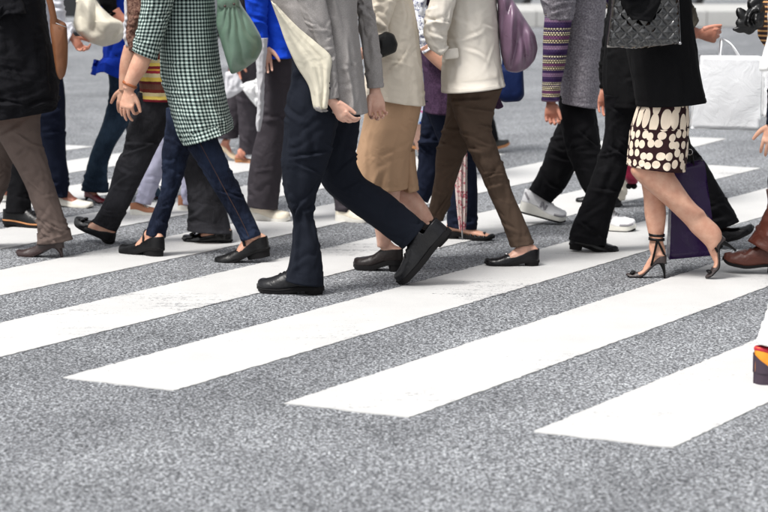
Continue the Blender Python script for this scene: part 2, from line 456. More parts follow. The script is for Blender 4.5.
def m_asphalt():
    t = NT('worn asphalt'); o = t.obj(1)
    def vor(sc, **k):
        v = t.n('TexVoronoi', Scale=sc, **k); t.l(o, v.inputs['Vector']); return v
    big = t.noise(o, .35, 4); mid = t.noise(o, 2.2, 4, .6)
    v1 = vor(112, Randomness=1.0); v2 = vor(230)
    sep = t.n('SeparateColor'); t.l(v1.outputs['Color'], sep.inputs[0]); sep2 = t.n('SeparateColor'); t.l(v2.outputs['Color'], sep2.inputs[0])
    st = t.ramp(sep.outputs[0], [(0, lin(104, 106, 109)), (.2, lin(156, 158, 161)), (.55, lin(188, 190, 192)), (.9, lin(212, 214, 215)), (1, lin(228, 229, 230))])
    st2 = t.ramp(sep2.outputs[0], [(0, lin(70, 72, 75)), (.35, lin(148, 150, 152)), (1, lin(206, 208, 209))])
    c = t.mix(.42, st, st2)
    gap = t.ramp(v1.outputs['Distance'], [(.36, (0, 0, 0)), (.62, (1, 1, 1))])
    hole = t.ramp(t.noise(o, 76, 2.5, .7), [(.51, (0, 0, 0)), (.60, (1, 1, 1))])
    c = t.mix(t.math('MULTIPLY', gap, .74), c, lin(50, 50, 53))
    c = t.mix(t.math('MULTIPLY', hole, .80), c, lin(42, 42, 45))
    tint = t.ramp(t.math('ADD', t.math('MULTIPLY', big, .6), t.math('MULTIPLY', mid, .4)), [(.30, (.63, .645, .67)), (.5, (1.0, 1.02, 1.05)), (.70, (1.36, 1.385, 1.42))])
    c = t.mix(1.0, c, tint, 'MULTIPLY')
    r1 = t.n('Mapping'); r1.inputs['Rotation'].default_value = (0, 0, .515); t.l(o, r1.inputs[0])
    r2 = t.n('Mapping'); r2.inputs['Scale'].default_value = (1.5, .10, 1); t.l(r1.outputs[0], r2.inputs[0])
    band = t.ramp(t.noise(r2.outputs[0], 1.0, 3, .6), [(.35, (.84, .84, .85)), (.62, (1.08, 1.08, 1.08))])       # wheel tracks along the lanes
    c = t.mix(1.0, c, band, 'MULTIPLY')
    sv = t.n('TexVoronoi', Scale=2.3, _voronoi_dimensions='2D'); t.l(o, sv.inputs['Vector'])
    spot = t.ramp(t.math('ADD', sv.outputs['Distance'], t.math('MULTIPLY', t.noise(o, 30, 2), .05)), [(.045, (1, 1, 1)), (.075, (0, 0, 0))])
    c = t.mix(t.math('MULTIPLY', spot, .45), c, lin(50, 50, 54))                                                  # trodden gum and oil
    t.l(c, t.b.inputs['Base Color']); t.b.inputs['Roughness'].default_value = .82
    t.b.inputs['Specular IOR Level'].default_value = .35
    h = t.math('SUBTRACT', t.math('MULTIPLY', v1.outputs['Distance'], -1.0), t.math('MULTIPLY', hole, .9))
    t.bump(h, .75, .006); return t.m, c
def m_paint():
    """road paint worn down to the stones in patches and along its edges (UV: x across 0..1, y along in m)"""
    t = NT('worn white road paint'); o = t.obj(1)
    n1 = t.noise(t.obj((1, 1.001, 1)), 1.35, 3); n2 = t.noise(o, 60, 4, .75); n3 = t.noise(o, 210, 2, .6); streak = t.noise(t.obj((3.0, 26, 1)), 1, 3)
    u = t.uv(1, 1); sx = t.n('SeparateXYZ'); t.l(u, sx.inputs[0])
    e = t.math('SUBTRACT', .5, t.math('ABSOLUTE', t.math('SUBTRACT', sx.outputs[0], .5)))
    edge = t.ramp(e, [(.0, (1, 1, 1)), (.03, (0, 0, 0))])
    patch = t.ramp(t.math('ADD', t.math('MULTIPLY', n1, .62), t.math('MULTIPLY', streak, .38)), [(.5, (0, 0, 0)), (.72, (1, 1, 1))])
    k = t.math('ADD', t.math('MULTIPLY', patch, .235), t.math('MULTIPLY', edge, .05))
    g = t.math('ADD', t.math('MULTIPLY', n2, .7), t.math('MULTIPLY', n3, .3))
    hole = t.ramp(t.math('ADD', g, k), [(.64, (0, 0, 0)), (.72, (1, 1, 1))])
    dirt = t.ramp(t.noise(o, 3.5, 5, .65), [(.4, (0, 0, 0)), (.8, (1, 1, 1))])
    grain = t.ramp(n3, [(.35, (0, 0, 0)), (.7, (1, 1, 1))])
    white = t.mix(t.math('MULTIPLY', dirt, .4), lin(198, 198, 197), lin(168, 168, 168))
    white = t.mix(t.math('MULTIPLY', grain, .45), white, lin(170, 170, 170))
    v = t.n('TexVoronoi', Scale=150); t.l(o, v.inputs['Vector']); sp = t.n('SeparateColor'); t.l(v.outputs['Color'], sp.inputs[0])
    asp = t.ramp(sp.outputs[0], [(0, lin(70, 71, 76)), (1, lin(160, 162, 166))])
    t.l(t.mix(hole, white, asp), t.b.inputs['Base Color']); t.b.inputs['Roughness'].default_value = .7
    t.bump(t.math('SUBTRACT', t.math('MULTIPLY', n2, .6), hole), .5, .004); return t.m

SK = skin('skin', (204, 162, 138)); SK2 = skin('fair skin', (210, 172, 152)); SK3 = skin('ruddy skin', (188, 134, 112))
HAIR = plain('dark hair', (28, 22, 20), .5)
WHITE_EYE = plain('eye white', (230, 230, 228), .3)
BLACKSH = leather('black shoe leather', (12, 12, 14), .33, coat=.0, spec=.3)
BLACKPAT = leather('black patent leather', (10, 10, 12), .16, .2, coat=.3, spec=.3)
SOLE_BLK = plain('black rubber sole', (20, 19, 20), .75, spec=.2)
SOLE_TAN = plain('tan rubber sole', (176, 120, 74), .7)
SOLE_WHT = plain('white rubber sole', (226, 224, 216), .6)
METAL = plain('silver metal', (190, 190, 192), .25, 1)
# ------------------------------------------------------------------ setting: road, markings, kerb
def struct(o): o['kind'] = 'structure'; return o
ASPH, _ = m_asphalt(); PAINT = m_paint()
m = MB(); xs = np.concatenate([[-400, -60], np.linspace(-14, 14, 15), [60, 400]]); ys = np.concatenate([[-60, 0], np.linspace(4, 40, 19), [90, 600]])
m.grid(np.array([[(x, y, 0) for x in xs] for y in ys]))
road = struct(m.build('road', ASPH, origin=np.zeros(3)))
SA = 0.51517; SDIR = np.array([math.sin(SA), math.cos(SA)]); NDIR = np.array([math.cos(SA), -math.sin(SA)])
U0 = -3.18488675 * CAMH; PER = .9
def stripe(k, v0, v1, w=.465):
    """one bar of the crossing; k = index of the pair, its left edge at U0 + k*PER"""
    u0 = U0 + k * PER - .008
    vs = np.arange(v0, v1 + .02, .02); m = MB(); rows = []; uv = []
    j0 = RNG.normal(size=len(vs)) * .0022; j1 = RNG.normal(size=len(vs)) * .0022
    us = np.linspace(0, 1, 9); je = RNG.normal(size=9) * .004
    for i, v in enumerate(vs):
        row = []
        for jj, a in enumerate(us):
            u = u0 + w * a + (j0[i] if a == 0 else j1[i] if a == 1 else 0)
            vv = v + (je[jj] if i in (0, len(vs) - 1) else 0)
            p = u * NDIR + vv * SDIR; row.append((p[0], p[1], .004))
        rows.append(row); uv.append([(a, v) for a in us])
    R_ = np.array(rows); uv = np.array(uv); m.grid(R_, uv)
    lo = R_ * [1, 1, 0] + [0, 0, .0002]
    for a_, b_, c_ in ((R_[0], lo[0], uv[0]), (R_[-1], lo[-1], uv[-1]), (R_[:, 0], lo[:, 0], uv[:, 0]), (R_[:, -1], lo[:, -1], uv[:, -1])):
        m.grid(np.stack([a_, b_]), np.stack([c_, c_]))
    return m.build('crosswalk_stripe', PAINT, road)
ends = {-7: 14.3, -6: 13.6, -5: 14.0, -4: 14.3, -3: 14.5, -2: 14.6, -1: 14.5, 0: 14.45, 1: 14.4, 2: 14.4, 3: 14.4}
for k, e in ends.items(): stripe(k, 6.68, e)
m = MB(); q = [G(*p, z=.004) for p in ((600, 141), (690, 137), (727, 138.5), (694, 147), (640, 152), (600, 156))]
m.add(np.array(q), [tuple(range(6))], np.array([(.5, .5)] * 6)); m.build('lane_marking', PAINT, road)

# ------------------------------------------------------------------ people
class Person:
    def __init__(s, label, Y, ground, face=-1, H=1.6, skinm=SK, hair=True):
        s.label, s.Y, s.face, s.H, s.sk = label, Y, face, H, skinm
        s.core = MB(); s.fine = []; s.parts = []; s.gar = {}; s.feet = []; s.cx = None; s.hair = hair
        s.ground = ground; s.child = []
    def garment(s, name, mat):
        if name not in s.gar: s.gar[name] = (MB(), mat)
        return s.gar[name][0]
    def inner(s, A, B, dr=None, kd=1.0, k=.75):
        s.core.merge(loft(A, B, dr=dr, kd=kd, step=.05, seg=14, hem=False, caps=(True, True), shrink=k))
    def leg(s, st, Y, mat, name='trousers', kd=.95, folds=TROUSER, body=True, **kw):
        A, B = stations(st, Y)
        s.garment(name, mat).merge(loft(A, B, kd=kd, folds=folds, seed=random.random() * 50, **kw))
        if body: s.inner(A, B, kd=kd, k=.6)
    def bare(s, st, Y, kd=.95, voxel=.005, cap=.075):
        A, B = stations(st, Y)
        s.fine.append((loft(A, B, kd=kd, hem=False, caps=(True, True), step=.012, seg=32, cap=cap), voxel)); return len(s.fine) - 1
    def torso(s, st, Y, mat, name='jacket', dr=(.19, .17), folds=((0, .004, .003), (.6, .005, .006), (1, .003, .009)), top=True, lam=.09, kv=3.0, **kw):
        A, B = stations(st, Y); dr = list(dr)
        if s.cx is None:
            c = (A[0] + B[0]) / 2; s.cx = c; s.hw = np.linalg.norm(B[0] - A[0]) / 2
        if top:
            c = s.cx; pa, pb, dd = [], [], []
            for f, hwid, dep in ((.872, .052, .055), (.85, .062, .075), (.825, .085, .155), (.795, .11, .205), (.76, .118, .205)):
                z = f * s.H
                if z < c[2] + .03: continue
                ctr = np.array([c[0], s.Y, z]); h = min(hwid, max(s.hw * 1.1, .07)) if f > .8 else max(hwid, s.hw * .95)
                pa.append(ctr - [h, 0, 0]); pb.append(ctr + [h, 0, 0]); dd.append(dep)
            if pa:
                A = np.concatenate([np.array(pa), A]); B = np.concatenate([np.array(pb), B])
                d0 = np.interp(np.linspace(0, 1, len(A) - len(pa)), np.linspace(0, 1, len(dr)), dr); dr = dd + list(d0)
        s.garment(name, mat).merge(loft(A, B, dr=dr, folds=folds, lam=lam, kv=kv, seed=random.random() * 50, pw=2.3, seg=96, **kw))
        s.inner(A, B, dr=dr, k=.76); return A, B
    def shoulder(s, side):              # side -1 = nearer the camera
        return np.array([s.cx[0], s.Y + side * .175, .80 * s.H])
    def sleeve(s, st, Y, mat, name='jacket', side=-1, folds=((0, .003, .002), (.45, .008, .002), (.6, .008, .002), (1, .005, .001)), lam=.06, auto=True, kd=.95, **kw):
        A, B = stations(st, Y)
        if auto:
            sh = s.shoulder(side); A = np.concatenate([[sh - [.062, 0, -.02]], A]); B = np.concatenate([[sh + [.062, 0, .0]], B])
        s.garment(name, mat).merge(loft(A, B, kd=kd, folds=folds, lam=lam, seed=random.random() * 50, seg=52, **kw))
        s.inner(A, B, kd=kd, k=.42)
    def arm3(s, side, mat, name='jacket', fwd=.18, zup=.76, back=.06, zel=.65, r=(.062, .055, .04), hand=True):
        """sleeve not traced from the photograph: elbow bent, forearm raised in front of the chest"""
        sh = s.shoulder(side); f = s.face
        el = sh + [-f * back, side * .03, (zel - .8) * s.H]; wr = sh + [f * fwd, -side * .05, (zup - .8) * s.H]
        mid = (sh + el) / 2; P = [sh + [0, 0, .02], mid, el + [0, 0, .02], el * .8 + wr * .2, (el + wr) / 2, wr]
        R = [r[0], r[0], r[1], r[1], (r[1] + r[2]) / 2, r[2]]
        A, B = [], []
        for i, p in enumerate(P):
            t = nrm(P[min(i + 1, 5)] - P[max(i - 1, 0)]); px = nrm(np.array([-t[2], 0, t[0]]) + 1e-6)
            if px[0] < 0: px = -px
            A.append(p - px * R[i]); B.append(p + px * R[i])
        A, B = np.array(A), np.array(B)
        s.garment(name, mat).merge(loft(A, B, kd=1, folds=((0, .003, .002), (.5, .007, .002), (1, .003, .001)), seg=30, seed=random.random() * 9))
        s.inner(A, B, k=.42)
        if hand: s.hand(wr - .02 * nrm(wr - el), nrm(wr - el), np.array([0, 0, 1.0]), side)
    def hand(s, wrist, dirv, sidev, hnd=1, size=.172, curl=(.35, .55, .4), spread=.05, thumb=(.55, .75, .25), fore=None, palm=1, fine=.0028, cur=None):
        """wrist (3D), dirv wrist->knuckles, sidev pinky->index, palm=+1/-1 picks the palm's side"""
        k = size / .172; d_ = nrm(dirv); sd = nrm(sidev - d_ * sidev.dot(d_)); nv = np.cross(d_, sd) * palm
        m = MB(); L = .082 * k
        rows = []
        th = np.linspace(0, 2 * math.pi, 22, endpoint=False)
        prof = [(-.02, .024, .018), (0, .025, .018), (.018, .029, .0185), (.04, .036, .018), (.062, .039, .0155), (.078, .039, .013), (.086, .036, .010)]
        for a, w_, t_ in prof:
            c = wrist + d_ * a * k + nv * (.004 if .01 < a < .07 else 0) * k
            rows.append(c + (np.cos(th)[:, None] * sd * w_ + np.sin(th)[:, None] * nv * t_) * k)
        P = np.array(rows); m.grid(P, closed=True)
        for ring in (P[0], P[-1]): m.add(np.concatenate([ring, ring.mean(0, keepdims=True)]), [(j, (j + 1) % 22, 22) for j in range(22)])
        segs = []
        for i, (off, ln, base) in enumerate(((-.030, .060, .074), (-.0105, .076, .080), (.010, .083, .082), (.0305, .073, .079))):
            cc = curl if cur is None else cur[i]
            p = wrist + (d_ * (base - .012) + sd * off) * k; ang = 0.0
            dd = nrm(d_ + sd * (off / .03) * spread); pts = [p, p + dd * .012 * k]
            q = pts[-1]
            for jn, (fr, cu) in enumerate(zip((.44, .31, .25), cc)):
                ang += cu
                v = dd * math.cos(ang) + nv * math.sin(ang); q = q + v * ln * fr * k
                pts.append(q)
            r = np.array([.0090, .0086, .0078, .0072, .0058]) * k * (.88 if i == 0 else 1)
            m.merge(tube(pts, r, 12, 22)); m.merge(ball(pts[-1], r[-1]))
        b = wrist + (d_ * .018 + sd * .022 + nv * .004) * k; v = nrm(d_ * thumb[0] + sd * thumb[1] + nv * thumb[2])
        v2 = nrm(v + d_ * .55 + nv * .1); p1 = b + v * .034 * k; p2 = p1 + v2 * .030 * k; p3 = p2 + nrm(v2 + d_ * .3) * .022 * k
        m.merge(tube([b, p1, p2, p3], np.array([.015, .0115, .0095, .0070]) * k, 12, 20)); m.merge(ball(p3, .0074 * k))
        if fore is not None: m.merge(fore)
        else: m.merge(tube([wrist - d_ * .05 * k, wrist - d_ * .025 * k, wrist], np.array([.022, .023, .022]) * k, 16, 8))
        s.fine.append((m, fine))
    def add(s, name, mb, mat, parent=None, **kw): s.child.append((name, mb, mat, kw, parent))
    def finish(s, group='people on the crossing'):
        c = s.cx if s.cx is not None else np.array([0, s.Y, 1.2]); z = .872 * s.H
        # neck and head
        n0 = np.array([c[0], s.Y, z - .05]); hd = np.array([c[0] + s.face * .03, s.Y, .925 * s.H])
        s.core.merge(tube([n0, n0 + [0, 0, .06], hd - [0, 0, .02]], [.058, .054, .05], 16, 8))
        s.core.merge(head(hd, s.face, s.H / 7.6))
        body = remesh(s.core, .013, 3)
        for mm, vx in s.fine: body.merge(remesh(mm, vx, 5 if vx > .0034 else 2))
        base = np.array([c[0], s.Y, 0.0])
        o = body.build('person', s.sk, origin=base); tag(o, s.label, 'person', group)
        for name, (mb, mat) in s.gar.items(): mb.build(name.split('#')[0], mat, o)
        made = {}
        for name, mb, mat, kw, par in s.child:
            kw = dict(kw); key = kw.pop('key', None)
            x = mb.build(name, mat, made[par] if par else o, **kw)
            if key: made[key] = x
        if s.hair: hair(hd, s.face, s.H / 7.6).build('hair', HAIR, o)
        for sgn in (-1, 1):
            e = ball(hd + np.array([s.face * .078, sgn * .031, .0]) * s.H / 1.65, .011, 8); e.build('eye', WHITE_EYE, o)
        return o

def ball(c, r, n=10, sc=(1, 1, 1)):
    m = MB(); rows = []
    for i in range(n + 1):
        a = math.pi * i / n; b = np.linspace(0, 2 * math.pi, n + 2, endpoint=False)
        rows.append(np.asarray(c) + r * np.stack([np.sin(a) * np.cos(b) * sc[0], np.sin(a) * np.sin(b) * sc[1], np.full(len(b), np.cos(a)) * sc[2]], 1))
    m.grid(np.array(rows), closed=True); return m
def headshape(c, face, h, n=36, grow=0.0, hairy=False):
    a = np.linspace(0, math.pi, n)[:, None]; b = np.linspace(0, 2 * math.pi, n, endpoint=False)[None]
    f = np.sin(a) * np.cos(b); l = np.sin(a) * np.sin(b); u = np.cos(a) + 0 * b
    rx, ry, rz = h * .43 + grow, h * .34 + grow, h * .5 + grow
    low = np.clip(-u, 0, 1)
    X = f * rx * (1 - .16 * low) + .10 * h * low * (f > 0) * f; Yv = l * ry * (1 - .32 * low ** 1.3); Z = u * rz
    if not hairy:
        g = lambda fx, zz, w: np.exp(-((l / .22) ** 2 if fx else 0) - ((u - zz) / w) ** 2) * (f > .3)
        X = X + h * .10 * np.exp(-(l / .16) ** 2 - ((u + .22) / .16) ** 2) * (f > .3)          # nose
        X = X + h * .03 * np.exp(-(l / .30) ** 2 - ((u + .50) / .07) ** 2) * (f > .3)          # lips
        X = X + h * .04 * np.exp(-(l / .30) ** 2 - ((u + .82) / .12) ** 2) * (f > .1)          # chin
        for q in (-.36, .36): X = X - h * .045 * np.exp(-((l - q) / .17) ** 2 - ((u + .02) / .13) ** 2) * (f > .3)   # eye sockets
    m = MB(); m.grid(np.stack([c[0] + face * X, c[1] + Yv, c[2] + Z], -1), closed=True); return m
def head(c, face, h):
    m = headshape(c, face, h)
    for sg in (-1, 1): m.merge(ball(np.array(c) + [-face * .02 * h, sg * h * .335, -.04 * h], h * .13, 8, (.6, .25, 1)))
    return m
def hair(c, face, h):
    m = headshape(np.array(c) + [-face * .035 * h * 2, 0, .05 * h], face, h, 30, .012, True)
    V = m.v[0]; u = (V[:, 2] - c[2]) / h; f = (V[:, 0] - c[0]) * face / h
    V[:, 0] -= face * np.clip(f - .12, 0, 1) * h * np.clip(1.0 - u * 1.2, 0, 1)
    V += pn(V * 28)[:, None] * .008; return m

# ------------------------------------------------------------------ shoes
def prof(t, pts): return np.interp(t, [p[0] for p in pts], [p[1] for p in pts])
def smooth(t): t = np.clip(t, 0, 1); return t * t * (3 - 2 * t)
KINDS = {   # width, instep height, collar height at heel / side, opening end, heel height, sole thickness, toe shape
    'loafer': dict(w=.046, ins=.075, ch=.062, cs=.05, op=.40, hh=.022, st=.010, toe=.034),
    'oxford': dict(w=.048, ins=.080, ch=.056, cs=.05, op=.32, hh=.014, st=.018, toe=.036),
    'sneaker': dict(w=.050, ins=.095, ch=.075, cs=.07, op=.36, hh=.028, st=.026, toe=.045),
    'flat': dict(w=.043, ins=.060, ch=.050, cs=.028, op=.64, hh=.010, st=.006, toe=.030),
    'wedge': dict(w=.044, ins=.060, ch=.056, cs=.036, op=.60, hh=.030, st=.009, toe=.031),
    'clog': dict(w=.050, ins=.072, ch=.060, cs=.055, op=.36, hh=.034, st=.024, toe=.040),
    'pump': dict(w=.039, ins=.052, ch=.046, cs=.020, op=.70, hh=.060, st=.005, toe=.022),
    'stiletto': dict(w=.038, ins=.050, ch=.050, cs=.012, op=.72, hh=.098, st=.005, toe=.020),
    'sandal': dict(w=.044, ins=.055, ch=.03, cs=.01, op=.9, hh=.022, st=.014, toe=.02),
}
class Shoe:
    """heel H and toe T are the sole's ends in 3D; up = rough direction of the instep"""
    def __init__(s, H, T, kind, up=(0, 0, 1), **kw):
        s.k = dict(KINDS[kind]); s.k.update(kw); s.kind = kind
        s.H, s.T = np.array(H, float), np.array(T, float); s.L = np.linalg.norm(s.T - s.H); s.l = (s.T - s.H) / s.L
        s.side = nrm(np.cross(s.l, np.array(up, float))); s.up = np.cross(s.side, s.l)
        s.q = s.L / .265
    def w(s, t):
        base = prof(t, [(0, .70), (.12, .74), (.3, .72), (.45, .78), (.62, .97), (.74, 1.0), (.86, .97), (.95, .92), (1, .9)]) * s.k['w'] * s.q
        end = np.sqrt(np.clip(1 - np.clip((.13 - t) / .13, 0, 1) ** 2, 0, 1)) * np.sqrt(np.clip(1 - np.clip((t - .78) / .22, 0, 1) ** 2.3, 0, 1))
        return base * np.maximum(end, .02)
    def z0(s, t): return s.k['hh'] * s.q * (1 - smooth((t - .16) / .5)) + s.k['st'] * s.q + .012 * s.q * np.clip((t - .85) / .15, 0, 1) ** 2
    def dome(s, t):
        i, c, to = s.k['ins'], s.k['ch'], s.k['toe']
        return prof(t, [(0, c + .03), (.2, c + .05), (.34, i + .014), (.45, i), (.6, i * .76), (.75, max(i * .56, to + .004)), (.86, to), (.94, to * .84), (.98, to * .62), (1, to * .3)]) * s.q
    def topl(s, t):
        c, cs, op = s.k['ch'], s.k['cs'], s.k['op']
        a = prof(t, [(0, c), (.05, c), (.12, c * .93 + cs * .07), (.22, c * .55 + cs * .45), (.32, c * .2 + cs * .8), (max(op * .6 + .1, .36), cs), (max(op, .4), cs * 1.02 + .002)]) * s.q
        k = smooth((t - (op - .07)) / .07)
        return a * (1 - k) + s.dome(t) * k
    def at(s, t, x, z): return s.H + s.l * (t * s.L) + s.side * x + s.up * z
    def upper(s):
        m = MB(); n, mm = 40, 12
        t = np.concatenate([np.linspace(0, .1, 8)[:-1], np.linspace(.1, .86, n - 15), np.linspace(.86, 1, 10)[1:]])
        for sg in (-1, 1):
            rows = []
            for tt in t:
                w, d_, tl, z = s.w(tt), s.dome(tt), s.topl(tt), s.z0(tt)
                am = math.asin(min(1, tl / d_)); al = np.linspace(0, 1, mm) ** .9 * am
                ca = np.abs(np.cos(al)) ** .75
                row = [s.at(tt, sg * w * c, z + d_ * q) for c, q in zip(ca, np.sin(al))]
                wr = s.k.get('wr', .0016) * (1 + 1.5 * math.exp(-((tt - .66) / .08) ** 2)); row = np.array(row)
                nz = pn(np.stack([np.full(mm, tt * 16 + s.H[0] * 9), ca * sg * 1.5, np.sin(al) * 2], -1)) * wr * np.linspace(.2, 1, mm) * (1 if tl < d_ * .99 else np.linspace(1, .999, mm))
                rows.append(row + nz[:, None] * (s.up + s.side * sg * .6))
            m.grid(np.array(rows), flip=sg < 0)
        return m
    def sole(s, grow=1.05):
        m = MB(); rows = []; st = s.k['st'] * s.q
        t = np.concatenate([np.linspace(-.012, .1, 8), np.linspace(.12, .84, 18), np.linspace(.86, 1.014, 9)])
        for tt in t:
            w = s.w(np.clip(tt, 0.003, .997)) * grow + .001; z = s.z0(np.clip(tt, 0, 1)) + .003
            zb = .0006 + .012 * s.q * np.clip((tt - .85) / .15, 0, 1) ** 2 if s.kind == 'sneaker' else z - st - .002
            if s.kind == 'sneaker': st = (z - zb)
            rows.append([s.at(tt, -w, z), s.at(tt, -w * 1.01, z - st * .5), s.at(tt, -w * .97, zb), s.at(tt, w * .97, zb), s.at(tt, w * 1.01, z - st * .5), s.at(tt, w, z)])
        P = np.array(rows); m.grid(P, closed=True)
        m.add(P[0], [tuple(range(6))]); m.add(P[-1], [tuple(range(6))]); return m
    def heel(s, t1=.27, taper=.92):
        m = MB(); rows = []; hh = s.k['hh'] * s.q
        for f in np.linspace(0, 1, 5):
            k = 1 - (1 - taper) * f; ring = []
            for a in np.linspace(0, 2 * math.pi, 18, endpoint=False):
                tc = t1 / 2; tt = tc - math.cos(a) * (t1 / 2) * k + (0 if taper > .8 else -.03 * f)
                w = s.w(np.clip(tt, .02, 1)) * abs(math.sin(a)) ** .6 * np.sign(math.sin(a)) * k
                zt = s.z0(np.clip(tt, 0, 1)) - s.k['st'] * s.q
                ring.append(s.at(tt, w, zt * (1 - f) + .0005))
            rows.append(ring)
        P = np.array(rows); m.grid(P, closed=True); m.add(P[-1], [tuple(range(18))]); m.add(P[0], [tuple(range(18))]); return m
    def spike(s, top=.15, tip=.007, at=.035):
        m = MB(); rows = []; hh = s.z0(0.05) - s.k['st'] * s.q
        for f in np.linspace(0, 1, 9):
            k = (1 - f) ** 2.2; c = s.at(at + top * .5 * k, 0, hh * (1 - f) + .0008); rl = (top * .5 * s.L) * k + tip * s.q * (1 - k); rw = s.w(.1) * .95 * k + tip * s.q * (1 - k)
            rows.append([c + s.l * rl * math.cos(a) + s.side * rw * math.sin(a) for a in np.linspace(0, 2 * math.pi, 14, endpoint=False)])
        P = np.array(rows); m.grid(P, closed=True); m.add(P[-1], [tuple(range(14))]); m.add(P[0], [tuple(range(14))]); return m
    def foot(s, ankle, r=.034, k=.93, toes=False):
        """skin foot filling the shoe and rising to the ankle point"""
        m = MB(); rows = []; th = np.linspace(0, 2 * math.pi, 20, endpoint=False)
        for tt in np.linspace(.015, .985, 26):
            w = s.w(tt) * k; z = s.z0(tt) + .002; d_ = min(s.dome(tt), s.k['ins'] * s.q * 1.04) * (.97 if tt > .3 else .9)
            if tt > s.k['op'] - .06: d_ *= .86; w *= .95
            c = z + d_ / 2
            rows.append([s.at(tt, w * np.sign(math.cos(a)) * abs(math.cos(a)) ** .8, c + d_ / 2 * math.sin(a) * (.96 if tt > s.k['op'] - .06 else 1.03)) for a in th])
        P = np.array(rows); m.grid(P, closed=True)
        for ring in (P[0], P[-1]): m.add(np.concatenate([ring, ring.mean(0, keepdims=True)]), [(j, (j + 1) % 20, 20) for j in range(20)])
        a0 = s.at(.20, 0, s.z0(.2) + .022 * s.q); a1 = s.at(.24, 0, s.z0(.24) + .060 * s.q)
        ax_ = ankle - s.at(.10, 0, s.z0(.1) + .045 * s.q); hb = s.at(.085, 0, s.z0(.08) + .020 * s.q)
        m.merge(tube([hb, s.at(.09, 0, s.z0(.08) + .045 * s.q) + ax_ * .1, s.at(.12, 0, s.z0(.1) + .045 * s.q) + ax_ * .5, ankle + ax_ * .15], [.022 * s.q, .023 * s.q, .022 * s.q, r * .8], 16, 12))
        m.merge(tube([a0, a1, ankle], [.025 * s.q, .028 * s.q, r], 18, 10))
        m.merge(tube([s.at(.54, 0, s.z0(.54) + .032 * s.q), s.at(.40, 0, s.z0(.40) + .050 * s.q * s.k.get('arch', 1)), s.at(.28, 0, s.z0(.28) + .068 * s.q * s.k.get('arch', 1)), ankle], [.016 * s.q, .023 * s.q, .027 * s.q, r * .9], 16, 12))
        return m
    def band(s, t0, z0, t1, width=.012, grow=1.04, zmul=1.0):
        """strap over the instep between two points of the upper's edge, following the last"""
        pts, wv = [], []
        for a in np.linspace(.12, .88, 15) * math.pi:
            tt = t0 + (t1 - t0) * (a / math.pi)
            d_ = s.k['ins'] * s.q * 1.12 * zmul * (1.30 if s.kind == 'wedge' else 1)
            pts.append(s.at(tt, s.w(tt) * grow * math.cos(a), s.z0(tt) + d_ * math.sin(a) + z0)); wv.append(s.l * width)
        return ribbon(pts, wv, .004)

def ring_band(c, axis, r, width, th=.003, n=22, sq=(1, 1)):
    ax = nrm(np.asarray(axis, float)); a = nrm(np.cross(ax, [0, 1, 0.01])); b = np.cross(ax, a)
    pts = [c + r * (math.cos(t) * a * sq[0] + math.sin(t) * b * sq[1]) for t in np.linspace(0, 2 * math.pi, n)]
    return ribbon(pts, [ax * width] * n, th)

def wear(p, sh, mat, solem, ankle=None, heel=True, spike=False, foot=True, label=None, skinr=.031, join=None, ht=.27, extra=(), weld=.0006, name='shoe'):
    key = f'{name}{len(p.child)}'
    kw = {'label': label} if label else {}
    p.add(name, sh.upper(), mat, key=key, weld=weld, thick=.003, **kw)
    p.add('sole', sh.sole(), solem, parent=key, sharp=50)
    if spike: p.add('heel', sh.spike(), solem, parent=key)
    elif heel: p.add('heel', sh.heel(.42 if sh.kind == 'wedge' else ht), solem, parent=key, sharp=50)
    for nm, mb, mt in extra: p.add(nm, mb, mt, parent=key)
    if foot and ankle is not None:
        f = sh.foot(np.asarray(ankle), skinr)
        if join is None: p.fine.append((f, .004))
        else: p.fine[join][0].merge(f)
def laces(sh, n=5, t0=.42, t1=.66):
    out = []
    for i in range(n):
        t = t0 + (t1 - t0) * i / (n - 1); pts = []
        for a in np.linspace(.3, .7, 7) * math.pi:
            pts.append(sh.at(t, sh.w(t) * math.cos(a) * 1.02, sh.z0(t) + sh.dome(t) * (math.sin(a) * 1.0) + .003))
        out.append(tube(pts, .0032, 6))
    m = MB()
    for q in out: m.merge(q)
    return m
def bow(sh, t=.80):
    m = MB(); z = sh.z0(t) + sh.dome(t)
    for sg in (-1, 1): m.merge(ball(sh.at(t, sg * .013, z + .004), .012, 8, (1, 1.2, .55)))
    m.merge(ball(sh.at(t, 0, z + .006), .006, 7)); return m
